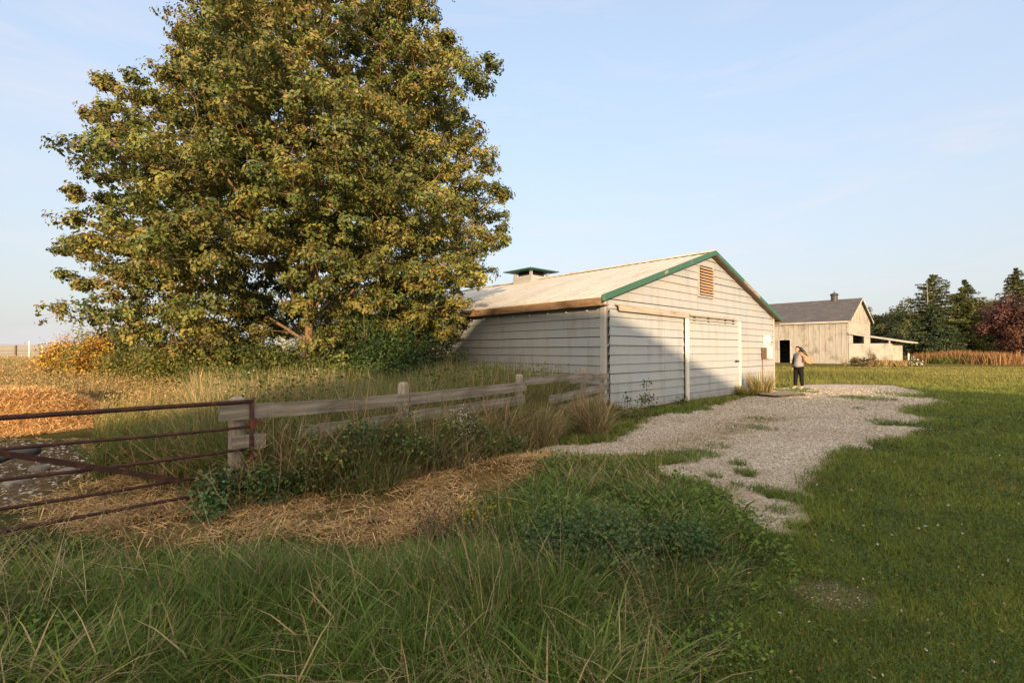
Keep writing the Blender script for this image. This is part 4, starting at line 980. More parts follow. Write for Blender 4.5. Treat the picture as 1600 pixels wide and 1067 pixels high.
def grass_clump(name, x, y, r_, h, n, pal, label, w=0.006, lean=(0.2,0.9), parent=None, az=None, spread=1.2, cat='grass clump', heads=0, droop=0.6, group=None):
    z0 = float(terrain(np.array([x]), np.array([y]))[0]); v = Veg(); a = rng.uniform(0,2*np.pi,n); q = r_*np.sqrt(rng.random(n))
    P = np.stack([np.cos(a)*q, np.sin(a)*q, np.full(n,-0.02)],1)
    aa = a if az is None else rng.normal(az, spread, n)
    ln = h*rng.uniform(0.55,1.2,n)
    v.blades(P, ln, w*rng.uniform(.6,1.3,n), aa, rng.uniform(*lean, n), colvar(n, pal, 0.15), droop)
    o = v.build(name, M_DRY, None, loc=None); o.location = (x, y, z0); tag(o, label, cat, group); return o
grass_clump('dry_grass_clump', PX(925,8.3), 8.3, 0.26, 0.85, 1500, np.concatenate([TAN,OLIVE]), 'bowed clump of dry tan grass leaning on the fence rails', 0.010, (0.05,0.8), az=2.6, spread=1.3, droop=1.0)
grass_clump('dry_grass_clump', PX(840,7.4), 7.4, 0.3, 0.7, 500, np.concatenate([TAN,OLIVE]), 'smaller tuft of dry grass left of the bowed tan clump', 0.008, (0.05,0.6))
grass_clump('straw_grass_tuft', PX(1188,15.6), 15.6, 0.3, 0.85, 380, np.array([[0.28,0.23,0.10],[0.17,0.19,0.06],[0.30,0.19,0.10]]), 'tall yellowish tuft against the barn wall below the meter', 0.016, (0.05,0.4))
grass_clump('straw_grass_tuft', PX(1163,15.6), 15.4, 0.3, 0.4, 420, np.array([[0.30,0.24,0.09],[0.16,0.17,0.05]]), 'short yellowish tuft right of the sliding door', 0.014, (0.1,0.6))

# dead bare stalks crossing the fence (one bundle of stalks each)
def stalks(x, y, h, n, label, pal=TAN, az0=None):
    z0 = float(terrain(np.array([x]), np.array([y]))[0]); v = Veg()
    for i in range(n):
        a = rng.uniform(0, 2*np.pi) if az0 is None else rng.normal(az0, 0.6); ln = h*rng.uniform(0.6,1.15); le = rng.uniform(0.1,0.75); p = np.array([rng.normal(0,0.1), rng.normal(0,0.08), -0.02])
        pts = [p]; 
        for k in range(1, 6):
            t = k/5; pts.append(p+np.array([math.cos(a)*le*ln*t**1.4, math.sin(a)*le*ln*t**1.4, ln*t*math.sqrt(max(.1,1-le*le*0.6))])+rng.normal(0,0.008,3))
        pts = np.array(pts); c = colvar(1, pal, 0.1)
        v.tubes(pts[:-1], pts[1:], 0.0032, 0.0026, c, 4)
        for k in (2,3,4,5):
            for _ in range(2):
                d = rng.normal(0,1,3)*np.array([1,1,0.5])+np.array([0,0,0.8]); d /= np.linalg.norm(d)
                q = pts[k]+d*rng.uniform(0.06,0.18); v.tubes(pts[k:k+1], q[None], 0.0018, 0.001, c, 3)
    o = v.build('dead_stalks', M_DRY, None); o.location = (x, y, z0); tag(o, label, 'dead stalks', 'bare dead stalks along the fence')
for px, Y, h, n, lab in ((565,5.25,1.15,9,'bare pale forked stalks crossing the first fence bay'),(500,4.9,0.85,7,'bare stalks in the brambles under the first rail'),(455,4.7,0.8,7,'thin bare stalks just right of the gate hinge'),(650,5.6,0.8,8,'bare stalks in front of the round fence post'),
                        (260,5.0,0.75,12,'tangle of bare stalks seen through the gate bars'),(300,4.9,0.7,12,'bare stalks behind the gate near its brace'),(740,6.3,0.75,8,'bare stalks beside the white asters'),(780,6.8,0.8,8,'bare stalks between the asters and the third post'),(370,4.35,0.5,6,'thin reddish stalks at the foot of the gate stile')):
    stalks(PX(px, Y), Y, h, int(n*1.7), lab)

# ------------------------------------------------------------------ grasses (mass cover)
def sample(n, px0, px1, Y0, Y1, a=1.0, jit=True):
    """more plants per square metre near the viewer than far off (level of detail)"""
    u = rng.random(n)
    if abs(a-1) < 1e-3: Y = Y0*(Y1/Y0)**u
    else: Y = (Y0**(1-a)+u*(Y1**(1-a)-Y0**(1-a)))**(1/(1-a))
    X = (rng.uniform(px0, px1, n)-CX)/F*Y; return X, Y
def barn_mask(x, y, root=B1, w=B1W, l=B1L, m=0.05):
    lx = (x-root[0])*DF[0]+(y-root[1])*DF[1]; ly = (x-root[0])*DS[0]+(y-root[1])*DS[1]
    return (lx > -m) & (lx < w+m) & (ly > -m) & (ly < l+m)
fd = np.array(FENCE)
def fence_side(x, y):      # signed distance: >0 viewer's side
    d = sd_line(x, y, [tuple(fd[0]-DF*6)]+FENCE)
    xi = np.interp(y, [fd[0,1]-3.0]+list(fd[:,1]), [fd[0,0]-3.4]+list(fd[:,0])); return np.where(x > xi, d, -d)
G1 = ('grass',)
def place(x, y): return np.stack([x, y, terrain(x, y)-0.01], 1)
# 1 mown lawn with clover
def lawn():
    v = Veg()
    x, y = sample(470000, 850, 2300, 1.7, 34, 1.15); keep = (sd_poly(x, y, TALL) < 0.15*fnoise(x,y,5,3)) & (on_gravel(x, y) < 0.002+0.02*rng.random(len(x))**3) & ~barn_mask(x, y) & (fence_side(x,y) > 0.2) & (sd_poly(x,y,STRAW) < -0.05) & ~barn_mask(x, y, B2, 9, 18, 0.1)
    px_, py_ = GP(1292,925); keep &= ~((np.exp(-(((x-px_)/0.28)**2+((y-py_)/0.2)**2)) > 0.4) & (rng.random(len(x)) < 0.8))
    x, y = x[keep], y[keep]; n = len(x); P = place(x, y)
    pat = fnoise(x, y, 0.55, 2)+0.5*fnoise(x,y,2.2,6)
    lod = np.clip(y/4.0, 1, 12)
    h = (0.055+0.02*rng.random(n))*(1+0.5*np.clip(pat,-0.6,1))*(1+0.25*np.clip(lod-1,0,2)); 
    # longer fringe beside the gravel and on the bank beyond the yard
    sg = sd_poly(x, y, GRAVEL); fr = np.exp(-np.clip(-sg,0,9)/0.5); h = h*(1+1.0*fr*(fnoise(x,y,1.5,8)>-0.2))
    bank = np.exp(-((y-25)/3.5)**2)*(x>8)*(x<PX(1420,25)); h = h*(1+2.2*bank)
    w = 0.0042*lod**0.9
    base = np.array([1.9,1.85,1.3])*np.array([[0.085,0.110,0.030],[0.105,0.130,0.034],[0.065,0.090,0.026],[0.125,0.135,0.042],[0.17,0.135,0.06]])
    dryp = np.clip(fnoise(x,y,0.8,81)+0.6*fnoise(x,y,2.9,82)-0.25,0,1); k = np.clip(((pat+0.9)*1.6+2.6*dryp+rng.normal(0,1.0,n)),0,4).astype(int); c = colvar(n, base, 0.16, k)*(1+0.2*fnoise(x,y,1.7,83)-0.15*(fnoise(x,y,5.1,84)>0.3))[:,None]; h = h*(1-0.35*dryp)
    far = sstep(y, 15, 24)[:,None]*0.8; yl = np.array([[0.29,0.26,0.075]]); c = c*(1-far)+colvar(n, yl, 0.15)*far
    gb = (bank*0.7)[:,None]; c = c*(1-gb)+colvar(n, np.array([[0.13,0.15,0.04]]), .15)*gb
    v.blades(P, h, w, rng.uniform(0,2*np.pi,n), rng.uniform(0.15,0.9,n), c, 0.5)
    o = v.build('lawn_grass', M_GRASS); tag(o, 'short mown grass of the farmyard lawn', 'grass', kind='stuff')
    # clover leaflets near the viewer
    v = Veg(); x, y = sample(42000, 950, 1750, 1.8, 11, 1.3); cl = fnoise(x, y, 1.8, 12)
    keep = (sd_poly(x,y,TALL) < 0.1) & (on_gravel(x,y) < 0.0) & (cl > -0.15) & ~barn_mask(x,y); x, y = x[keep], y[keep]; n = len(x)
    P = place(x, y); P[:,2] += rng.uniform(0.02,0.075,n); s = np.clip(0.016*y/3.2, 0.013, 0.045)
    v.leaves(P, s, unit(n, 0.9), colvar(n, np.array([[0.06,0.115,0.03],[0.08,0.13,0.035],[0.05,0.09,0.03]]), 0.15), 0.85, 0.12)
    x, y = sample(75, 950, 1700, 2.0, 9, 1.2); keep = (sd_poly(x,y,TALL) < 0.0) & (on_gravel(x,y) < 0.0); x, y = x[keep], y[keep]; n = len(x); P = place(x,y); P[:,2] += 0.08
    for _ in range(4): v.leaves(P+rng.normal(0,0.004,P.shape), 0.011*np.clip(y/3,.8,1.6), unit(n, 0.3), colvar(n, np.array([[0.6,0.57,0.48]]), 0.08), 0.9, 0.2)
    x, y = sample(450, 950, 1700, 2.0, 10, 1.2); keep = (sd_poly(x,y,TALL) < 0.0) & (on_gravel(x,y) < 0.0); x, y = x[keep], y[keep]; n = len(x); P = place(x,y); P[:,2] += 0.05
    v.leaves(P, 0.03, unit(n, 0.8), colvar(n, np.array([[0.3,0.16,0.06],[0.35,0.27,0.08],[0.2,0.1,0.05]]), 0.15), 0.6, 0.2)
    o = v.build('clover', M_GRASS); tag(o, 'clover with small white flower heads and fallen leaves in the lawn', 'clover', kind='stuff')
lawn()
# 2 rough long grass of the foreground
def rough():
    v = Veg()
    x, y = sample(320000, -600, 1450, 1.15, 9.5, 1.05)
    sdt = sd_poly(x, y, TALL); fs = fence_side(x, y)
    keep = (sdt > -0.12+0.12*fnoise(x,y,6,1)) & (sd_poly(x,y,STRAW) < 0.12*fnoise(x,y,5,7)-0.02) & (fs > 0.0) & (on_gravel(x,y) < 0.0) & (np.hypot(x,y) > 1.25)
    x, y, sdt = x[keep], y[keep], sdt[keep]; n = len(x); P = place(x,y)
    cl = fnoise(x, y, 2.6, 21)+0.6*fnoise(x,y,6,5)
    h = (0.10+0.17*np.clip(sdt/0.8,0,1))*rng.uniform(0.5,1.35,n)*(1+0.35*cl)
    h *= np.where(x > 0.6, 0.75, 1.0); h *= 1-0.35*sstep(-x-y*0.3, 0.3, 2.0)
    w = 0.0064*np.clip(y/3.0, 0.75, 2.6)*rng.uniform(0.5,1.4,n); h = h*(0.7+0.55*np.clip(0.5+fnoise(x,y,3.7,23)+0.4*fnoise(x,y,9,3),0,1.4))
    flow = 2.6*fnoise(x, y, 1.1, 31)+1.5*fnoise(x,y,4.2,13)+ rng.normal(0, 1.25, n) + 0.4
    base = np.concatenate([GREENS*np.array([1.0,1.0,1.15]), OLIVE, TAN[:2]]); 
    k = np.clip(rng.normal(2.6,2.4,n)+2.6*fnoise(x,y,1.3,9)+1.2*fnoise(x,y,5,2),0,9.4).astype(int); c = colvar(n, base, 0.22, k)*(1+0.42*fnoise(x,y,3.1,19))[:,None]
    c = np.clip(c, 0.01, 1); v.blades(P, h, w, flow, rng.uniform(0.25,1.0,n), c, rng.uniform(0.3,1.0,n))
    o = v.build('rough_grass', M_GRASS); tag(o, 'long matted green grass filling the shaded foreground', 'grass', kind='stuff')
    # broad bent blades standing out of the mat in tussocks
    v = Veg(); x, y = sample(26000, -500, 1300, 1.5, 8, 0.9); sdt = sd_poly(x,y,TALL); keep = (sdt > 0.05) & (fnoise(x,y,3.3,91)+0.5*fnoise(x,y,8,2) > 0.1) & (fence_side(x,y) > 0.1) & (sd_poly(x,y,STRAW) < -0.05) & (np.hypot(x,y) > 1.5); x, y = x[keep], y[keep]; n = len(x)
    c = colvar(n, np.concatenate([GREENS*1.15, OLIVE[:2]*1.2, TAN[:1]]), 0.16); v.blades(place(x,y), rng.uniform(0.22,0.5,n)*np.where(x>0.6,.7,1), 0.0095*np.clip(y/3,.8,1.8)*rng.uniform(.6,1.3,n), rng.uniform(0,6.28,n), rng.uniform(0.4,1.0,n), c, rng.uniform(0.6,1.0,n))
    o = v.build('bent_grass', M_GRASS); tag(o, 'broad bent grass blades in tussocks over the foreground', 'grass', kind='stuff')
    # broad leaved weeds among it
    v = Veg(); x, y = sample(60000, 0, 1700, 1.7, 8, 1.1); sdt = sd_poly(x,y,TALL); cl = fnoise(x,y,2.1,15)+0.5*fnoise(x,y,5.3,8)
    keep = (sdt > -0.5+0.5*fnoise(x,y,3,5)) & (on_gravel(x,y) < 0) & (cl > 0.2-0.3*sstep(x,-.5,.8)+0.5*sstep(-sdt,0,.4)) & (sd_poly(x,y,STRAW) < 0) & (fence_side(x,y) > 0); x, y = x[keep], y[keep]; n = len(x); P = place(x,y); P[:,2] += rng.uniform(0.03,0.2,n)*np.where(x>0.6,0.9,0.8)
    v.leaves(P, rng.uniform(0.016,0.04,n)*np.clip(y/3,0.8,2), unit(n,0.7), colvar(n, GREENS*1.1, 0.18), 0.6, 0.2)
    o = v.build('low_weeds', M_GRASS); tag(o, 'low broad leaved weeds mixed into the rough grass', 'weeds', kind='stuff')
    # tall pale seed stalks
    v = Veg(); x, y = sample(3400, -100, 1250, 1.5, 6.5, 0.9); sdt = sd_poly(x,y,TALL); cl = fnoise(x,y,1.7,41)
    keep = (sdt > 0.1) & (cl > -0.05) & (fence_side(x,y) > 0.1) & (x < PX(1080, y)) & (np.hypot(x,y) > 1.7); x, y = x[keep], y[keep]; n = len(x); P = place(x,y)
    az = rng.normal(2.6, 1.0, n); ln = rng.uniform(0.32,0.72,n)*np.clip(y/2.4, 0.6, 1.0); le = rng.uniform(0.2,0.85,n); c = colvar(n, np.concatenate([TAN, OLIVE]), 0.12)
    v.blades(P, ln, 0.0032*np.clip(y/3,.8,1.6), az, le, c, 0.35)
    # seed heads near each tip
    d = np.stack([np.cos(az), np.sin(az), np.zeros(n)],1)
    for t in np.linspace(0.72,1.0,9):
        out = le*ln*(t*0.55+0.45*t*t*1.35); up = ln*(t-0.35*le*t*t*0.75)*np.sqrt(np.clip(1-0.5*le**2,.2,1))
        q = P+d*out[:,None]+np.array([0,0,1])*up[:,None]+rng.normal(0,0.004,(n,3)); v.leaves(q, 0.016*np.clip(y/3,.8,1.5), rng.normal(0,1,(n,3)), c*0.95, 0.28, 0.1)
    o = v.build('seed_stalks', M_DRY); tag(o, 'thin pale seeding grass stalks over the foreground', 'grass', kind='stuff')
rough()
# grass growing up through the straw strip
v = Veg(); x = rng.uniform(-6,1.2,60000); y = rng.uniform(3.4,7.2,60000); keep = (sd_poly(x,y,STRAW) > 0) & (fnoise(x,y,2.7,51)+0.5*fnoise(x,y,7,3) > 0.38) & (rng.random(60000) < 0.35); x, y = x[keep], y[keep]; n = len(x)
v.blades(place(x,y), rng.uniform(0.04,0.16,n), 0.006, rng.uniform(0,6.28,n), rng.uniform(0.2,0.9,n), colvar(n, np.concatenate([GREENS, OLIVE]), 0.15), 0.5)
o = v.build('strip_grass', M_GRASS); tag(o, 'short green grass poking through the spilled straw', 'grass', kind='stuff')
# 3 grass on both sides of the board fence
def verge():
    v = Veg()
    x, y = sample(120000, 330, 1010, 4.2, 13, 0.8); fs = fence_side(x,y); keep = (np.abs(fs-0.1) < 0.62) & ~barn_mask(x,y,m=0.0) & (on_gravel(x,y)<0.0) & (sd_poly(x,y,STRAW)<0.06)
    x, y, fs = x[keep], y[keep], fs[keep]; n = len(x); P = place(x,y); t = fnoise(x,y,2.0,17)
    h = rng.uniform(0.25,1.1,n)*(1+0.3*t)*np.clip(1.15-np.abs(fs),0.3,1)*np.where(x > 0.9, 0.45, 1.0); w = 0.0075*np.clip(y/5,.8,2)*rng.uniform(.6,1.3,n)
    base = np.concatenate([GREENS, OLIVE, TAN]); k = np.clip(rng.normal(6.8,2.8,n)+2.5*t,0,11.4).astype(int)
    v.blades(P, h, w, rng.uniform(0,6.28,n), rng.uniform(0.1,0.8,n), colvar(n, base, 0.16, k), 0.6)
    o = v.build('fence_verge_grass', M_GRASS); tag(o, 'mixed green and tan grass growing through the board fence', 'grass', kind='stuff')
    # behind the fence up to the barn and the oak
    v = Veg(); x, y = sample(120000, 300, 960, 5, 17, 0.75); fs = fence_side(x,y); keep = (fs < -0.4) & ~barn_mask(x,y,m=0.1); x, y = x[keep], y[keep]; n = len(x); P = place(x,y); t = fnoise(x,y,1.2,27)
    gold = sstep(-(x+0.42*y)/1.0, -1.0, 1.2)
    h = rng.uniform(0.3,1.0,n)*(1+0.22*t)*np.interp(x+0.7*y, [1,4,7,11],[1.2,1.35,1.45,1.1]); w = 0.011*np.clip(y/8,.6,2)*rng.uniform(.6,1.3,n)
    base = np.concatenate([GREENS*0.95, OLIVE*1.2, TAN[[0,2,1,0]]]); k = np.clip(rng.normal(5.4,2.9,n)+2.6*t+1.5*(x<-3),0,11.4).astype(int); c = colvar(n, base, 0.16, k)
    v.blades(P, h, w, rng.uniform(0,6.28,n), rng.uniform(0.05,0.6,n), c, 0.5)
    o = v.build('meadow_grass', M_GRASS); tag(o, 'tall green meadow grass between the fence, the oak and the barn', 'grass', kind='stuff')
    v = Veg(); x, y = sample(15000, 330, 900, 6, 15, 0.8); fs = fence_side(x,y); keep = (fs < -0.5) & ~barn_mask(x,y,m=0.15) & (fnoise(x,y,1.5,3) > -0.1); x, y = x[keep], y[keep]; n = len(x); P = place(x,y); P[:,2] += rng.uniform(0.2,1.2,n)
    v.leaves(P, rng.uniform(0.04,0.09,n), unit(n,0.5), colvar(n, MIDG, 0.2), 0.5); x, y = x[:400], y[:400]
    v.leaves(P[:260], 0.035, unit(260,0.5), colvar(260, np.array([[0.6,0.58,0.55]]), 0.1), 0.9)
    o = v.build('meadow_weeds', M_GRASS); tag(o, 'leafy meadow weeds behind the board fence', 'weeds', kind='stuff')
    # dry golden field on the left
    v = Veg(); x, y = sample(150000, -450, 440, 6.2, 46, 1.05); fs = fence_side(x,y)
    keep = ~((x < PX(150,y)) & (y < 9.6)) & (fs < -0.6) & (np.hypot((x-PILE_C[0])/2.0,(y-PILE_C[1])/1.9) > 1.0) & (sd_poly(x,y,RUBBLE) < -0.1) & (sd_poly(x,y,STRAW) < -0.1) & (x < PX(430,y)); keep &= (y > 7.6+0.4*fnoise(x,y,2,2)) | (x > -4.6)
    x, y = x[keep], y[keep]; n = len(x); P = place(x,y); t = fnoise(x,y,0.9,37)
    lod = np.clip(y/9,.7,5); near = sstep(-y, -9.5, -7.0)
    h = rng.uniform(0.35,0.85,n)*(1+0.25*t)*np.where(y>26,0.75,1); w = 0.010*lod*rng.uniform(.6,1.3,n)
    gr = (1-sstep(y, 6.6, 9.5)*0.9-0.1*(fnoise(x,y,0.6,3)<0))[:,None]; c = colvar(n, np.concatenate([GOLD, OLIVE[:2]]), 0.14); c = c*(1-gr*0.8)+colvar(n, GREENS, 0.15)*gr*0.8
    v.blades(P, h, w, rng.normal(0.3,1.0,n), rng.uniform(0.1,0.8,n), c, 0.7)
    d = rng.random(n) < 0.35; Q = P[d].copy(); Q[:,2] += h[d]*0.92; Q[:,0] += h[d]*0.22
    v.leaves(Q, 0.05*lod[d]**0.7, rng.normal(0,1,(len(Q),3)), colvar(len(Q), GOLD*1.1, 0.12), 0.35)
    o = v.build('dry_field_grass', M_DRY); tag(o, 'dry golden seeding grass of the field beyond the gate', 'grass', kind='stuff')
    # shaded green and brown weeds right behind the gate
    v = Veg(); x, y = sample(30000, 150, 420, 4.5, 8.5, 0.8); fs = fence_side(x,y); keep = (fs < -0.15) & (sd_poly(x,y,STRAW) < 0.0) & (x > -4.6+0.3*fnoise(x,y,3,3)); x, y = x[keep], y[keep]; n = len(x); P = place(x,y)
    h = rng.uniform(0.3,0.85,n); base = np.concatenate([GREENS*1.1, OLIVE, TAN[3:]*0.7]); v.blades(P, h, 0.009*rng.uniform(.6,1.3,n), rng.uniform(0,6.28,n), rng.uniform(0.05,0.6,n), colvar(n, base, 0.16), 0.5)
    m = n//3; Q = P[:m].copy(); Q[:,2] += rng.uniform(0.05,0.5,m); v.leaves(Q, rng.uniform(0.03,0.07,m), unit(m,0.5), colvar(m, BRAM*0.9, 0.2), 0.6)
    o = v.build('gateside_weeds', M_GRASS); tag(o, 'tangled weeds behind the right end of the rusty gate', 'weeds', kind='stuff')
verge()

# grass tufts standing in the gravel
def tufts():
    v = Veg(); sp = []
    for px, py, r_, k in ((955+0,735,0.2,200),(1010,722,0.30,900),(1050,716,0.34,1000),(1095,712,0.25,500),(1000,735,0.2,500),(1150,727,0.10,160),(1165,742,0.13,220),(1115,747,0.07,110),(1150,760,0.07,90),(1180,768,0.09,120),(1205,772,0.16,260),(1225,778,0.2,260),(1195,775,0.06,80),
                          (1335,622,0.3,200),(1355,624,0.7,700),(1300,621,0.2,60),(1410,618,0.7,500),(1440,622,0.6,300),(1390,662,0.4,300),(1325,718,0.25,120),(1310,724,0.2,80),(1340,640,0.12,50),(1090,640,0.35,500),(1060,645,0.3,500),(1235,612,0.5,600),(1250,609,0.4,300),(1268,614,0.3,120),(1120,700,0.2,100),(1190,672,0.25,140),(1180,655,0.2,80),(1215,800,0.12,150)):
        cx_, cy_ = GP(px, py); a = rng.uniform(0,6.28,k); q = r_*np.sqrt(rng.random(k)); sp.append(np.stack([cx_+np.cos(a)*q, cy_+np.sin(a)*q*1.1],1))
    sp = np.concatenate(sp); x, y = sp[:,0], sp[:,1]; ok_ = ~barn_mask(x,y,m=0.02); x, y = x[ok_], y[ok_]; n = len(x); P = place(x,y); P[:,2] += 0.01
    v.blades(P, rng.uniform(0.04,0.14,n), 0.006*np.clip(y/5,.9,2.4), rng.uniform(0,6.28,n), rng.uniform(0.2,0.9,n), colvar(n, np.concatenate([GREENS*1.15, OLIVE[:1]]), 0.15), 0.5)
    o = v.build('gravel_tufts', M_GRASS); tag(o, 'small green grass tufts scattered through the gravel', 'grass', kind='stuff')
tufts()

def median():
    v = Veg(); a_, b_ = np.array(GP(975,728)), np.array(GP(1205,655)); n = 5200; t = rng.random(n)**0.8; x = a_[0]+(b_[0]-a_[0])*t+rng.normal(0,0.24,n); y = a_[1]+(b_[1]-a_[1])*t+rng.normal(0,0.24,n)
    keep = fnoise(x,y,2.4,61)+0.5*fnoise(x,y,7,2) > -0.15; x, y = x[keep], y[keep]; n = len(x); P = place(x,y); P[:,2] += 0.01
    v.blades(P, rng.uniform(0.02,0.09,n), 0.010, rng.uniform(0,6.28,n), rng.uniform(0.3,1.0,n), colvar(n, np.concatenate([OLIVE*1.2, GREENS[:2], TAN[:2]]), 0.15), 0.6)
    o = v.build('median_grass', M_GRASS); tag(o, 'thin olive grass strip between the wheel tracks of the gravel', 'grass', kind='stuff')
    # clumps creeping in along the ragged edge
    v = Veg(); x, y = sample(60000, 820, 1560, 3.4, 20, 0.9); g_ = on_gravel(x,y); keep = (g_ > -0.02) & (g_ < 0.02) & (fnoise(x,y,4.7,71)+0.6*fnoise(x,y,11,5) > 0.35) & ~barn_mask(x,y,m=0.03) & (rng.random(len(x)) < 0.55); x, y = x[keep], y[keep]; n = len(x); P = place(x,y)
    v.blades(P, rng.uniform(0.03,0.12,n), 0.006*np.clip(y/4,.9,3), rng.uniform(0,6.28,n), rng.uniform(0.2,0.9,n), colvar(n, np.concatenate([GREENS*1.05, OLIVE]), 0.15), 0.5)
    o = v.build('edge_grass', M_GRASS); tag(o, 'grass creeping in along the ragged edge of the gravel', 'grass', kind='stuff')
median()

# ------------------------------------------------------------------ straw
def straws(x, y, z, ln, v, pal, tilt=0.25, w=0.0045):
    n = len(x); a = rng.uniform(0,6.28,n); el = rng.normal(0.05,tilt,n); d = np.stack([np.cos(a)*np.cos(el), np.sin(a)*np.cos(el), np.sin(el)],1)
    s = np.stack([-np.sin(a), np.cos(a), rng.normal(0,0.3,n)],1)*(w*rng.uniform(.6,1.3,n))[:,None]*0.5
    c = np.stack([x,y,z],1); m = c+np.stack([rng.normal(0,.006,n),rng.normal(0,.006,n),rng.uniform(0,0.012,n)],1); h = d*(ln*0.5)[:,None]
    V = np.stack([c-h-s, c-h+s, m-s, m+s, c+h-s, c+h+s],1); b = np.arange(n)[:,None]*6; Q = np.stack([b+np.array([[0,1,3,2]]), b+np.array([[2,3,5,4]])],1)
    v.add(V, Q, None, np.repeat(colvar(n, pal, 0.14)[:,None,:],6,1))
STRAWP = np.array([[0.60,0.38,0.16],[0.42,0.26,0.11],[0.70,0.48,0.24],[0.18,0.115,0.06],[0.42,0.28,0.13]])
v = Veg(); x = rng.uniform(-6.5,1.2,200000); y = rng.uniform(3.2,7.5,200000); e = sd_poly(x,y,STRAW)+0.16*fnoise(x,y,4,9); dens = np.clip(0.25+e/0.25,0,1)*(0.05+0.95*np.clip(0.45+1.5*fnoise(x,y,2.9,14),0,1))*(1-0.55*(fnoise(x,y,1.1,33)>0.35))
# (kept thin at the edge so the soil and grass show between the stalks)
keep = (rng.random(len(x)) < dens*0.7) & (e > -0.3); x, y = x[keep], y[keep]
straws(x, y, terrain(x,y)+rng.uniform(0.005,0.05,len(x))+0.03*np.clip(fnoise(x,y,3,8),0,1), rng.uniform(0.05,0.24,len(x)), v, STRAWP, 0.3, 0.006)
x = rng.uniform(-12,6,60000); y = rng.uniform(3.0,9,60000); keep = (np.abs(sd_poly(x,y,STRAW)) < 0.8) & (rng.random(len(x)) < 0.12) ; x, y = x[keep], y[keep]
straws(x, y, terrain(x,y)+0.03, rng.uniform(0.05,0.2,len(x)), v, STRAWP, 0.25, 0.005)
x = rng.uniform(-10,-3.0,60000); y = rng.uniform(4.3,7.8,60000); keep = (rng.random(len(x)) < 0.25) & (fence_side(x,y) < 0) & (sd_poly(x,y,RUBBLE) < 0.2*fnoise(x,y,4,2)) & (x < -3.0); x, y = x[keep], y[keep]
straws(x, y, terrain(x,y)+0.02, rng.uniform(0.05,0.2,len(x)), v, STRAWP, 0.2, 0.006)
o = v.build('straw_litter', M_DRY); tag(o, 'strip of loose golden straw spilled along the gate and fence', 'straw', kind='stuff')
# straw heap
def heap(x, y):
    q = np.hypot((x-PILE_C[0])/2.0, (y-PILE_C[1])/1.7); return 0.74*np.clip(1-q**2.2,0,1)*(1+0.12*fnoise(x,y,1.9,5))+0.02*fnoise(x,y,9,5)*(q<1)
gx = np.arange(-12.6,-7.8,0.06); gy = np.arange(7.2,11.4,0.06); HX_, HY_ = np.meshgrid(gx,gy,indexing='ij'); hx_,hy_=HX_.ravel(),HY_.ravel(); hh = heap(hx_,hy_)
pile = empty('straw_pile', (PILE_C[0], PILE_C[1], 0), 0, 'heaped golden straw pile in the field beyond the gate', 'straw pile')
ff = grid_faces(len(gx), len(gy)); ff = ff[(hh[ff] > 0.001).any(1)]; us, iv = np.unique(ff, return_inverse=True)
M_STRAW = paint('straw_mass', (0.50,0.32,0.14), 1.0, 0.8, 20, dcol=(0.24,0.14,0.055), d0=0.45)
VV = np.stack([hx_-PILE_C[0], hy_-PILE_C[1], terrain(hx_,hy_)+hh-0.02],1)
raw_mesh('straw_mound', VV[us], iv.reshape(-1,4), mat=M_STRAW, parent=pile, smooth=True)
v = Veg(); n = 45000; a = rng.uniform(0,6.28,n); q = np.sqrt(rng.random(n))*1.06; x = PILE_C[0]+np.cos(a)*q*2.0; y = PILE_C[1]+np.sin(a)*q*1.7
straws(x-PILE_C[0], y-PILE_C[1], terrain(x,y)+heap(x,y)+rng.uniform(0,0.03,n), rng.uniform(0.08,0.25,n), v, STRAWP[[0,2,0,2,4]]*1.25, 0.35, 0.009)
v.build('loose_straw', M_DRY, pile)

# ------------------------------------------------------------------ stones, pebbles, rubble
def rock(name, x, y, r_, label, group, sc=(1,0.8,0.55), mat=M_CONC, z=0.0):
    bm = bmesh.new(); bmesh.ops.create_icosphere(bm, subdivisions=3, radius=1)
    s = random.random()*50
    for v_ in bm.verts:
        c = v_.co; k = 1+0.16*math.sin(c.x*3+s)+0.12*math.sin(c.y*5+s*2)+0.08*math.sin(c.z*7+c.x*6+s); c *= k; c.x = max(-0.85, min(0.8, c.x)); c.z = min(0.75, c.z)
        v_.co = Vector((c.x*r_*sc[0], c.y*r_*sc[1], c.z*r_*sc[2]))
    me = bpy.data.meshes.new(name); bm.to_mesh(me); bm.free(); me.materials.append(mat)
    o = bpy.data.objects.new(name, me); C.objects.link(o); o.location = (x, y, float(terrain(np.array([x]), np.array([y]))[0])+r_*sc[2]*0.25+z); o.rotation_euler = (0.1,0.05,random.uniform(0,3)); tag(o, label, 'rock', group)
for px, py, r_, lab in ((28,758,0.12,'large pale slab of broken concrete behind the gate'),(105,742,0.13,'dark stone right of the rubble'),(65,735,0.12,'small broken stone amid the rubble'),(10,722,0.11,'stone at the far left edge behind the gate'),(-50,745,0.15,'grey stone beyond the left edge')):
    x, y = GP(px, py); rock('broken_rock', x, y, r_, lab, 'broken stones behind the gate')
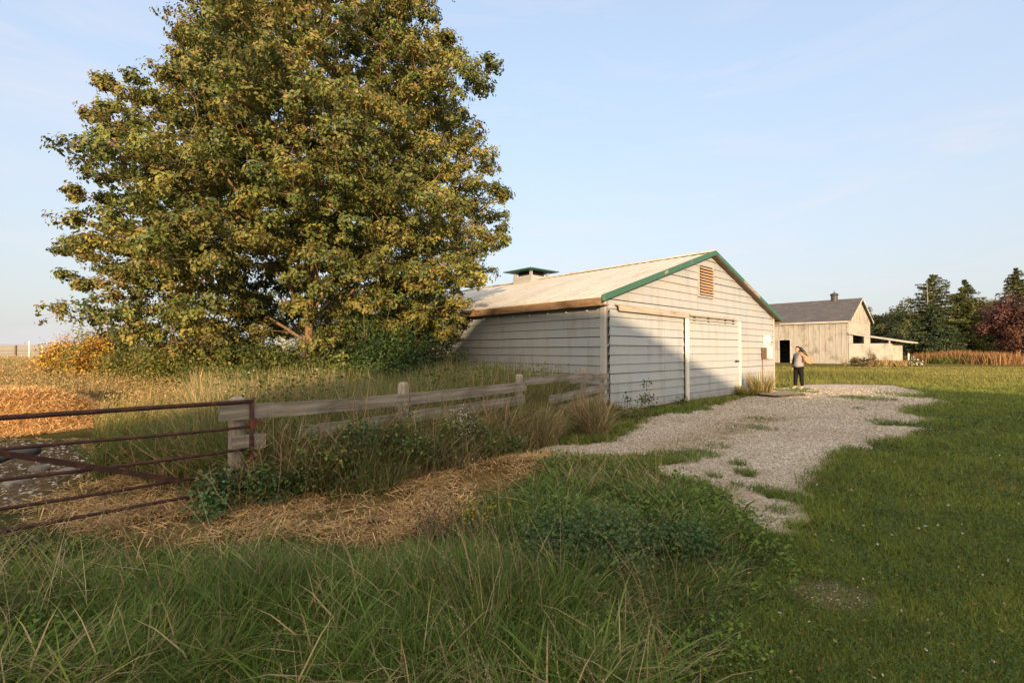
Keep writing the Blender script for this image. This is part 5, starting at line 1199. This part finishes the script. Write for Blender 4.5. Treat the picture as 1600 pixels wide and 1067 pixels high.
def pebbles(name, x, y, s, pal, label, flat=0.6, zoff=0.0, extra=None):
    n = len(x); z = terrain(x,y)+zoff+(extra if extra is not None else 0)
    base = np.array([[1,0,0],[-0.5,0.87,0],[-0.5,-0.87,0],[0,0,1.0],[0.5,0.87,.25],[-1,0,.25],[0.5,-0.87,.25]]); 
    a = rng.uniform(0,6.28,n); ca, sa = np.cos(a), np.sin(a); V = np.repeat(base[None],n,0)*(1+0.25*rng.normal(0,1,(n,7,1)))*s[:,None,None]*np.array([1,0.75,flat])
    X = V[:,:,0]*ca[:,None]-V[:,:,1]*sa[:,None]; Y = V[:,:,0]*sa[:,None]+V[:,:,1]*ca[:,None]; V = np.stack([X+x[:,None], Y+y[:,None], V[:,:,2]+z[:,None]],2)
    order = [0,4,1,5,2,6]; b = np.arange(n)[:,None]*7; T = np.stack([b+np.array([[order[i], order[(i+1)%6], 3]]) for i in range(6)],1)
    v = Veg(); v.add(V, None, T, np.repeat(colvar(n, pal, 0.15)[:,None,:],7,1)); o = v.build(name, M_PEB); return tag(o, label, 'pebbles', kind='stuff')
m_, nt_, b_ = new_mat('pebbles'); at_ = N(nt_, 'ShaderNodeAttribute', attribute_name='Col'); nt_.links.new(at_.outputs['Color'], b_.inputs['Base Color']); b_.inputs['Roughness'].default_value = 0.9; M_PEB = m_
STONE = np.array([[0.46,0.40,0.33],[0.33,0.28,0.23],[0.60,0.54,0.46],[0.18,0.15,0.12],[0.32,0.26,0.20]])
x, y = sample(90000, 780, 1560, 5.0, 19, 0.9); g_ = on_gravel(x,y); keep = (g_ > -0.004) & ~barn_mask(x,y); x, y, g_ = x[keep], y[keep], g_[keep]
pebbles('gravel_stones', x, y, rng.uniform(0.005,0.013,len(x))*np.clip(y/7,.8,2.2), STONE, 'loose crushed stones lying over the gravel yard', 0.7, 0.0, g_)
x = rng.uniform(-9,-3.5,30000); y = rng.uniform(4.2,8.2,30000); keep = (sd_poly(x,y,RUBBLE) > 0.15*fnoise(x,y,3,2)) & (rng.random(len(x)) < 0.13); x, y = x[keep], y[keep]
pebbles('white_rubble', x, y, rng.uniform(0.008,0.028,len(x)), np.array([[0.5,0.46,0.41],[0.25,0.21,0.17],[0.17,0.14,0.10],[0.2,0.16,0.12]]), 'scattered white rubble chips behind the gate', 0.6)
x, y = sample(3000, 1200, 1420, 2.4, 5, 1); px_, py_ = GP(1292,925); keep = np.exp(-(((x-px_)/0.28)**2+((y-py_)/0.2)**2)) > 0.35+0.4*rng.random(len(x)); x, y = x[keep], y[keep]
if len(x): pebbles('bare_patch_stones', x, y, rng.uniform(0.004,0.009,len(x)), STONE, 'small stones on the bare patch in the lawn', 0.6)
# rotten log ends half buried in the straw
for px, py, l_, r_, lab in ((590,812,0.24,0.035,'dark rotten wood piece lying in the straw'),(610,795,0.12,0.03,'small rotten wood chunk at the straw edge')):
    x, y = GP(px, py); mb = MB(); mb.tube([(-l_/2,0,0.01),(-l_/5,0.02,0.03),(l_/4,0.0,0.028),(l_/2,0.03,0.012)], r_, 9, r1=r_*0.6)
    o = mb.build('rotten_wood', M_BARK, None, smooth=True, loc=(x, y, float(terrain(np.array([x]),np.array([y]))[0]))); tag(o, lab, 'wood')
mb = MB(); mb.tube([(-0.35,0,0),(0,0.05,0.14),(0.35,0.0,0.2)], 0.055, 10)
x, y = GP(15,742); o = mb.build('drain_pipe', M_DARKMETAL, None, smooth=True, loc=(x, y, 0.1)); tag(o, 'short dark pipe poking from the rubble at the left edge', 'pipe')
# ------------------------------------------------------------------ background trees
def conifer(px, Y, top_py, r_, pal, label, tiers=26, droop=0.35, base=0.6, sparse=0.0, lean=0.0, group='conifers beyond the lawn', cone=1.0, name='spruce_tree'):
    x = PX(px, Y); z0 = float(terrain(np.array([x]), np.array([Y]))[0]); H = PZ(top_py, Y)-z0
    root = empty(name, (x, Y, z0), 0, label, 'tree', group)
    v = Veg(); v.tubes(np.array([[0,0,-0.2],[0,0,H*0.5]]), np.array([[0,0,H*0.5],[0,0,H]]), np.array([0.22,0.13]), np.array([0.13,0.02]), np.array([0.1,0.07,0.05]), 7)
    leafP=[]; leafC=[]; leafN=[]; A=[]; B=[]
    for t in range(tiers):
        f = (t+0.5)/tiers; z = base+(H-base)*f; rr = r_*((1-f)**cone)*(0.8+0.4*random.random())+0.12
        for k in range(random.randint(6,10)):
            if random.random() < sparse: continue
            a = random.uniform(0,6.28); ln = rr*random.uniform(0.6,1.2); tip = np.array([math.cos(a)*ln, math.sin(a)*ln, z-droop*ln*(0.3+0.7*(1-f))+0.15*ln*f]); st = np.array([0,0,z])
            A.append(st); B.append(tip); m = max(16, int(ln*48)); s = rng.random(m)**0.75
            p = st+(tip-st)*s[:,None]; sw = np.stack([-math.sin(a)*np.ones(m), math.cos(a)*np.ones(m), np.zeros(m)],1)*(rng.normal(0,1,m)*0.20*(ln*(1.15-s)))[:,None]
            p = p+sw+np.array([0,0,-1])*np.abs(rng.normal(0,0.22,m))[:,None]; leafP.append(p); cb = 1+0.25*rng.normal(); leafC.append(colvar(m, pal, 0.18)*cb)
    P = np.concatenate(leafP); n = len(P); v.tubes(np.array(A), np.array(B), 0.035, 0.01, np.array([0.1,0.07,0.05]), 3); v.build('trunk', M_BARK, root)
    w = Veg(); w.leaves(P, rng.uniform(0.22,0.48,n), rng.normal(0,0.5,(n,3))+np.array([0,0,1.0]), np.clip(np.concatenate(leafC),0.004,1), 0.34, 0.15); w.build('crown', M_NEEDLE, root); return root
def broad(px, Y, top_py, rx, label, pal, n=9000, size=0.34, low=0.1, group='broadleaf trees beyond the lawn', name='broadleaf_tree', ry=None, seed_l=5):
    x = PX(px, Y); z0 = float(terrain(np.array([x]), np.array([Y]))[0]); H = PZ(top_py, Y)-z0; ry = ry or rx*0.8
    root = empty(name, (x, Y, z0), 0, label, 'tree', group); k = 46
    d = rng.normal(0,1,(k,3)); d/=np.linalg.norm(d,axis=1,keepdims=True); q = rng.uniform(0.35,0.9,(k,1)); hc = H*(1+low)/2; hr = H*(1-low)/2
    cc = d*q*np.array([rx,ry,hr])+np.array([0,0,hc]); cr_ = rng.uniform(0.14,0.30,k)*rx
    idx = rng.integers(0,k,n); o_ = rng.normal(0,1,(n,3)); o_/=np.linalg.norm(o_,axis=1,keepdims=True); P = cc[idx]+o_*(cr_[idx]*rng.uniform(0.55,1.15,n))[:,None]; P[:,2] = np.clip(P[:,2],0.1,None)
    cb = 1+0.22*rng.normal(0,1,k); v = Veg(); v.leaves(P, rng.uniform(0.6,1.2,n)*size, o_+np.array([0,0,0.4])+rng.normal(0,.4,(n,3)), np.clip(colvar(n,pal,0.16)*cb[idx][:,None],0.004,1), 0.7); v.build('crown', M_LEAF, root)
    v = Veg(); b0 = np.array([[0,0,-0.2]]); v.tubes(b0, np.array([[0.1,0,hc*0.8]]), 0.26, 0.18, np.array([0.1,0.07,0.05]),7); v.tubes(np.repeat(np.array([[0.1,0,hc*0.7]]),k,0), cc, 0.08, 0.02, np.array([0.1,0.07,0.05]),4); v.build('trunk', M_BARK, root); return root
CONI = 1.5*np.array([[0.045,0.060,0.020],[0.06,0.072,0.024],[0.032,0.048,0.018],[0.085,0.085,0.028]]); CONB = 1.4*np.array([[0.040,0.062,0.030],[0.05,0.07,0.032],[0.03,0.048,0.026]])
MAP = 0.9*np.array([[0.085,0.03,0.028],[0.06,0.025,0.025],[0.12,0.05,0.035],[0.16,0.07,0.045]]); BRD = 1.5*np.array([[0.075,0.085,0.025],[0.055,0.072,0.023],[0.10,0.10,0.03]])
conifer(1461, 66, 428, 4.3, CONI, 'tallest ragged pine of the row, with a bare pale snag on its left', 24, 0.10, 2.0, 0.10, cone=0.6, name='pine_tree')
conifer(1509, 68, 436, 5.4, CONI, 'broad dark spruce right of the ragged pine', 30, 0.32, 0.5, cone=0.85)
conifer(1456, 58, 472, 3.8, CONB, 'dense bluish spruce standing in front of the ragged pine', 28, 0.28, 0.2, cone=0.8)
conifer(1590, 66, 417, 4.2, CONI, 'tall narrow spruce rising behind the purple maple', 30, 0.3, 0.5, cone=0.75)
conifer(1650, 62, 440, 3.3, CONI, 'spruce farther right beyond the purple maple', 26, 0.3, 0.5)
conifer(1536, 72, 470, 2.8, CONI, 'smaller spruce between the broad spruce and the purple maple', 22, 0.3, 0.5)
broad(1590, 54, 457, 4.1, 'dark purple leaved maple at the right edge', MAP, 15000, 0.26, 0.08, group=None, name='purple_maple')
broad(1665, 56, 455, 4.0, 'second purple leaved maple beyond the right edge', MAP, 6000, 0.30, 0.08, group=None, name='purple_maple')
bl = ['round green tree just right of the grey barn gable','olive tree behind the grey barn gable','green tree filling the gap left of the bluish spruce','dark tree behind the lean-to roof','low tree left of the bluish spruce foot','tree behind the broad spruce','shadowy tree between spruce and maple','wide tree closing the row behind the maple','deep green tree at the far right']
for (px, Y, py, r_), lab in zip(((1372,84,474,4.4),(1398,88,474,4.8),(1424,74,468,4.3),(1385,72,496,4.2),(1415,66,498,3.4),(1495,78,468,4.6),(1540,76,466,4.6),(1570,78,460,4.6),(1620,74,478,4.2)), bl):
    broad(px, Y, py, r_, lab, BRD*0.85, 9500, 0.33, -0.02)
broad(1350, 92, 487, 3.5, 'pale green tree glimpsed behind the grey barn ridge', BRD*1.1, 3500, 0.36, 0.0)
# bare snag on the pine
mb = MB(); mb.tube([(0,0,5.0),(0.05,0,8.0),(0.0,0,10.2)], 0.09, 7, r1=0.03)
for k in range(12):
    z = 6+k*0.33; a = k*2.4; mb.tube([(0,0,z),(math.cos(a)*0.9,math.sin(a)*0.9,z+0.35)], 0.03, 4, r1=0.008)
sn = mb.build('dead_snag', M_BOARD, None, loc=(PX(1450,61.5), 61.5, 0.3)); bm_ = bmesh.new(); bm_.from_mesh(sn.data); t2 = bmesh.ops.create_cone(bm_, segments=7, radius1=0.12, radius2=0.09, depth=5.6, cap_ends=True, matrix=Matrix.Translation((0,0,2.4))); bm_.to_mesh(sn.data); bm_.free()
tag(sn, 'pale dead bare tree standing before the ragged pine', 'dead tree')
# distant low wood line beyond everything on the right
# reddish dry weeds in front of the trees
def redweeds():
    v = Veg(); 
    for px, k, h, Y, g in ((1436,800,1.0,44,0),(1456,1300,1.35,43.5,0),(1480,1100,1.1,43,0),(1500,1500,1.6,42.5,0),(1520,1100,1.4,42,0),(1540,500,1.0,41,1),(1556,1500,1.4,39.5,0),(1570,900,1.2,39.5,0),(1530,900,1.0,41,1),(1475,900,0.9,42,1),(1590,500,0.8,42,1)):
        x = PX(px,Y)+rng.normal(0,0.75,k); y = Y+rng.normal(0,0.7,k); P = np.stack([x,y,terrain(x,y)],1)
        pal = np.array([[0.30,0.15,0.07],[0.25,0.13,0.065],[0.36,0.22,0.10],[0.19,0.14,0.05]]) if not g else MIDG
        v.blades(P, h*rng.uniform(0.45,1.1,k)*0.8, 0.045, rng.uniform(0,6.28,k), rng.uniform(0.05,0.5,k), colvar(k,pal,0.15), 0.3)
    o = v.build('red_brown_weeds', M_DRY); tag(o, 'row of tall reddish brown dry weeds at the lawn edge', 'weeds', kind='stuff')
    v = Veg()
    for px, k, h, Y in ((1375,500,0.55,36.2),(1393,500,0.5,36),(1362,300,0.4,36.5),(1405,300,0.5,37)):
        x = PX(px,Y)+rng.normal(0,0.5,k); y = Y+rng.normal(0,0.3,k); P = np.stack([x,y,terrain(x,y)],1); v.blades(P, h*rng.uniform(.5,1.1,k), 0.04, rng.uniform(0,6.28,k), rng.uniform(.1,.6,k), colvar(k,GOLD,0.15), 0.4)
    o = v.build('lean_to_grass', M_DRY); tag(o, 'dry tan grass at the foot of the lean-to', 'grass', kind='stuff')
redweeds()

# ------------------------------------------------------------------ the person
def skin_mesh(name, verts, edges, radii, mat, parent, sub=2, root=0, cols=None):
    me = bpy.data.meshes.new(name); me.from_pydata([tuple(v) for v in verts], edges, []); o = bpy.data.objects.new(name, me); C.objects.link(o)
    md = o.modifiers.new('skin', 'SKIN'); md.use_smooth_shade = True
    for i, d in enumerate(me.skin_vertices[0].data):
        r_ = radii[i]; d.radius = (r_, r_) if not isinstance(r_, tuple) else r_; d.use_root = (i == root)
    ss = o.modifiers.new('sub', 'SUBSURF'); ss.levels = ss.render_levels = sub
    dg = bpy.context.evaluated_depsgraph_get(); ev = o.evaluated_get(dg); m2 = bpy.data.meshes.new_from_object(ev); bpy.data.objects.remove(o)
    m2.name = name
    for p in m2.polygons: p.use_smooth = True
    m2.materials.clear(); m2.materials.append(mat); o = bpy.data.objects.new(name, m2); C.objects.link(o); o.parent = parent; return o
def flat(name, col, rough=0.8):
    m, nt, b = new_mat(name); n = noise(nt, 30, 3, 0.6); c = mix(nt, col, tuple(x*0.75 for x in col), n); nt.links.new(c, b.inputs['Base Color']); b.inputs['Roughness'].default_value = rough; return m
M_SKIN = flat('skin', (0.50,0.29,0.19), 0.55); M_TOP = flat('grey_top', (0.30,0.28,0.29)); M_JEANS = flat('black_jeans', (0.006,0.006,0.008)); M_HAIR = flat('black_hair', (0.010,0.008,0.008), 0.45)
M_BAG = flat('tan_bag', (0.36,0.23,0.13), 0.6); M_SHOE = flat('pale_shoes', (0.55,0.42,0.36)); M_SLEEVE = flat('black_sleeve', (0.015,0.015,0.017)); M_LIP = flat('lips', (0.35,0.10,0.09), .5); M_EYE = flat('eye', (0.02,0.015,0.01), .3)
# local frame: x to the right of the photo, y away from it; she faces photo-left (-x) and a little to the viewer
pz = float(terrain(np.array([11.05]), np.array([18.0]))[0])+0.012
per = empty('person', (PX(1247.5,18.0), 18.0, pz), 0, 'woman in grey striped top and black jeans facing left, tan bag on her shoulder', 'person')
# body: one continuous skinned figure (skin)
Vb = [(0,0,0.92),(0.0,0,1.05),(0.01,0,1.18),(0.015,0,1.31),(0.01,0,1.385),(-0.01,0,1.43),            # 0-5 pelvis..neck
      (0.035,-0.06,0.86),(0.06,-0.075,0.50),(0.085,-0.075,0.09),(-0.02,-0.09,0.035),                     # 6-9 near leg (right in picture)
      (-0.035,0.07,0.86),(-0.075,0.075,0.48),(-0.085,0.08,0.09),(-0.19,0.07,0.035),                      # 10-13 far leg
      (0.03,-0.15,1.34),(0.16,-0.20,1.16),(0.09,-0.22,1.27),(0.06,-0.20,1.33),                                      # 14-17 near arm: shoulder, elbow, wrist at the strap
      (0.0,0.15,1.34),(-0.07,0.20,1.08),(-0.14,0.16,0.86)]                                                # 18-20 far arm hanging
Eb = [(0,1),(1,2),(2,3),(3,4),(4,5),(0,6),(6,7),(7,8),(8,9),(0,10),(10,11),(11,12),(12,13),(3,14),(14,15),(15,16),(16,17),(3,18),(18,19),(19,20)]
Rb = [(0.15,0.14),(0.125,0.12),(0.13,0.12),(0.12,0.10),(0.06,0.06),(0.052,0.052),0.095,0.062,0.042,0.036,0.095,0.062,0.042,0.036,0.055,0.042,0.03,0.026,0.055,0.042,0.03]
body = skin_mesh('body', Vb, Eb, Rb, M_SKIN, per)
# head with face, turned to the left
bm = bmesh.new(); bmesh.ops.create_uvsphere(bm, u_segments=28, v_segments=20, radius=1)
for v_ in bm.verts:
    x, y, z = v_.co; X, Y, Z = x*0.095, y*0.075, z*0.115
    if x < 0:
        f = -x
        X -= 0.028*math.exp(-((z+0.12)/0.16)**2-(y/0.20)**2)*f          # nose
        X += 0.010*math.exp(-((z-0.12)/0.13)**2)*math.exp(-((abs(y)-0.36)/0.2)**2)   # eye sockets
        X -= 0.008*math.exp(-((z+0.48)/0.12)**2-(y/0.3)**2)             # mouth
        X -= 0.010*math.exp(-((z+0.80)/0.16)**2-(y/0.4)**2)             # chin
    if z < -0.2: Y *= 1-0.35*(-z-0.2); X *= 1 if x < 0 else 1-0.5*(-z-0.2)
    v_.co = Vector((X, Y, Z))
me = bpy.data.meshes.new('head'); bm.to_mesh(me); bm.free(); me.materials.append(M_SKIN)
for p in me.polygons: p.use_smooth = True
head = bpy.data.objects.new('head', me); C.objects.link(head); head.parent = per; head.location = (-0.03, 0, 1.515); head.rotation_euler = (0, R(-4), R(18))
for sgn in (-1, 1):
    mb = MB(); mb.tube([(-0.083, sgn*0.028, 0.015), (-0.092, sgn*0.028, 0.015)], 0.010, 10); mb.build('eye', M_EYE, head, smooth=True)
    mb = MB(); mb.tube([(0.01, sgn*0.070, 0.01), (0.022, sgn*0.084, 0.0)], 0.024, 10, r1=0.018); mb.build('ear', M_SKIN, head, smooth=True)
mb = MB(); mb.tube([(-0.099,-0.018,-0.055),(-0.104,0,-0.055),(-0.099,0.018,-0.055)], 0.006, 6); mb.build('mouth', M_LIP, head, smooth=True)
# hands with five fingers
def hand(wrist, d, palm_n, curl, name='hand'):
    w = np.array(wrist); d = np.array(d)/np.linalg.norm(d); pn = np.array(palm_n, float); pn -= d*pn.dot(d); pn /= np.linalg.norm(pn); s = np.cross(d, pn)
    Vh = [w, w+d*0.04, w+d*0.08]; Eh = [(0,1),(1,2)]; Rh = [(0.024,0.02),(0.034,0.018),(0.036,0.015)]
    for k, (o_, ln) in enumerate(((-0.030,0.062),(-0.010,0.074),(0.010,0.078),(0.030,0.070))):
        b = len(Vh); p = w+d*0.085+s*o_; dd = d.copy(); Vh.append(p); Eh.append((2, b)); Rh.append(0.0095)
        for j in range(3):
            dd = dd*math.cos(curl)+pn*math.sin(curl)*1.0; dd /= np.linalg.norm(dd); p = p+dd*ln/3*1.05; Vh.append(p); Eh.append((b+j, b+j+1)); Rh.append(0.0088-0.0008*j)
    b = len(Vh); p = w+d*0.03+s*0.034; Vh.append(p); Eh.append((1, b)); Rh.append(0.011); td = d*0.7+s*0.7+pn*0.3; td /= np.linalg.norm(td)
    for j in range(2): p = p+td*0.03; td = td+pn*0.3; td/=np.linalg.norm(td); Vh.append(p); Eh.append((b+j, b+j+1)); Rh.append(0.0095)
    return skin_mesh(name, Vh, Eh, Rh, M_SKIN, per, 1)
hand((0.06,-0.20,1.33), (-0.75,0.0,0.65), (-0.3,0.9,0.1), 0.75); hand((-0.14,0.16,0.86), (-0.25,-0.05,-1), (0.6,-0.6,0), 0.3)
# clothes, a few mm outside the body
skin_mesh('top', [(0.0,0,0.80),(0.0,0,0.95),(0.005,0,1.09),(0.012,0,1.21),(0.015,0,1.32),(0.01,0,1.385),(0.03,-0.15,1.345),(0.075,-0.172,1.27),(0.0,0.15,1.345),(-0.03,0.172,1.22)],
          [(0,1),(1,2),(2,3),(3,4),(4,5),(4,6),(6,7),(4,8),(8,9)], [(0.20,0.20),(0.185,0.185),(0.145,0.155),(0.152,0.155),(0.13,0.13),(0.07,0.08),0.072,0.062,0.072,0.062], M_TOP, per, root=0)
skin_mesh('jeans', [(0,0,0.98),(0.03,-0.065,0.82),(0.06,-0.075,0.50),(0.085,-0.075,0.10),(-0.035,0.07,0.82),(-0.075,0.075,0.48),(-0.085,0.08,0.10)],
          [(0,1),(1,2),(2,3),(0,4),(4,5),(5,6)], [(0.15,0.15),0.115,0.082,0.062,0.115,0.082,0.062], M_JEANS, per)
skin_mesh('sleeve', [(0.0,0.15,1.345),(-0.07,0.205,1.08),(-0.125,0.175,0.90)], [(0,1),(1,2)], [0.074,0.058,0.046], M_SLEEVE, per)
for nm, (x, y), dx in (('shoe', (0.07,-0.08), 0), ('shoe', (-0.10,0.075), 0)):
    skin_mesh(nm, [(x+0.035,y,0.045),(x-0.03,y,0.045),(x-0.10,y-0.01,0.036),(x-0.155,y-0.01,0.030)], [(0,1),(1,2),(2,3)], [(0.042,0.04),(0.044,0.042),(0.046,0.032),(0.036,0.026)], M_SHOE, per)
# hair: crown cap and a long swept fall behind the shoulder
bm = bmesh.new(); bmesh.ops.create_uvsphere(bm, u_segments=26, v_segments=18, radius=1)
kill = [v_ for v_ in bm.verts if v_.co.x < -0.45 and v_.co.z < 0.55]
for v_ in bm.verts: v_.co = Vector((v_.co.x*0.112+0.012, v_.co.y*0.094, v_.co.z*0.122+0.012))*(1+0.02*math.sin(v_.co.y*40))
bmesh.ops.delete(bm, geom=kill, context='VERTS'); me = bpy.data.meshes.new('hair_cap'); bm.to_mesh(me); bm.free(); me.materials.append(M_HAIR)
for p in me.polygons: p.use_smooth = True
hc_ = bpy.data.objects.new('hair', me); C.objects.link(hc_); hc_.parent = head; so = hc_.modifiers.new('s', 'SOLIDIFY'); so.thickness = 0.012
skin_mesh('long_hair', [(0.02,-0.02,1.60),(0.08,-0.045,1.52),(0.15,-0.07,1.43),(0.22,-0.10,1.35),(0.29,-0.12,1.27)], [(0,1),(1,2),(2,3),(3,4)], [(0.08,0.08),(0.09,0.075),(0.085,0.06),(0.065,0.045),(0.03,0.02)], M_HAIR, per)
# bag: slouched shoulder bag with strap
bag = empty('shoulder_bag', (PX(1247.5,18.0)+0.20, 18.0-0.22, pz+1.12), 0, 'tan shoulder bag with dark trim held against the woman side', 'bag')
bm = bmesh.new(); bmesh.ops.create_cube(bm, size=1); bmesh.ops.subdivide_edges(bm, edges=bm.edges[:], cuts=6, use_grid_fill=True)
for v_ in bm.verts:
    x, y, z = v_.co*2; r2 = (1-0.20*abs(x)**3); v_.co = Vector((x*0.17*(1-0.22*max(0,z))*(1-0.12*max(0,-z)), y*0.065*(1-0.45*max(0,z))*(1-0.25*x*x), z*0.135*(1-0.22*x*x)-0.02*x))
me = bpy.data.meshes.new('bag_body'); bm.to_mesh(me); bm.free(); me.materials.append(M_BAG)
for p in me.polygons: p.use_smooth = True
bo = bpy.data.objects.new('bag_body', me); C.objects.link(bo); bo.parent = bag; bo.rotation_euler = (0, R(12), 0)
mb = MB(); mb.tube([(-0.15,-0.072,0.02),(-0.11,-0.078,-0.08),(-0.03,-0.082,-0.135),(0.03,-0.078,-0.145)], 0.012, 6); mb.build('dark_trim', M_SOFFIT, bag, smooth=True)
mb = MB(); mb.tube([(-0.14,-0.02,0.08),(-0.18,0.01,0.17),(-0.17,0.05,0.26),(-0.10,0.08,0.29),(-0.02,0.04,0.24),(0.10,-0.01,0.10)], 0.011, 6); mb.build('strap', M_BAG, bag, smooth=True)
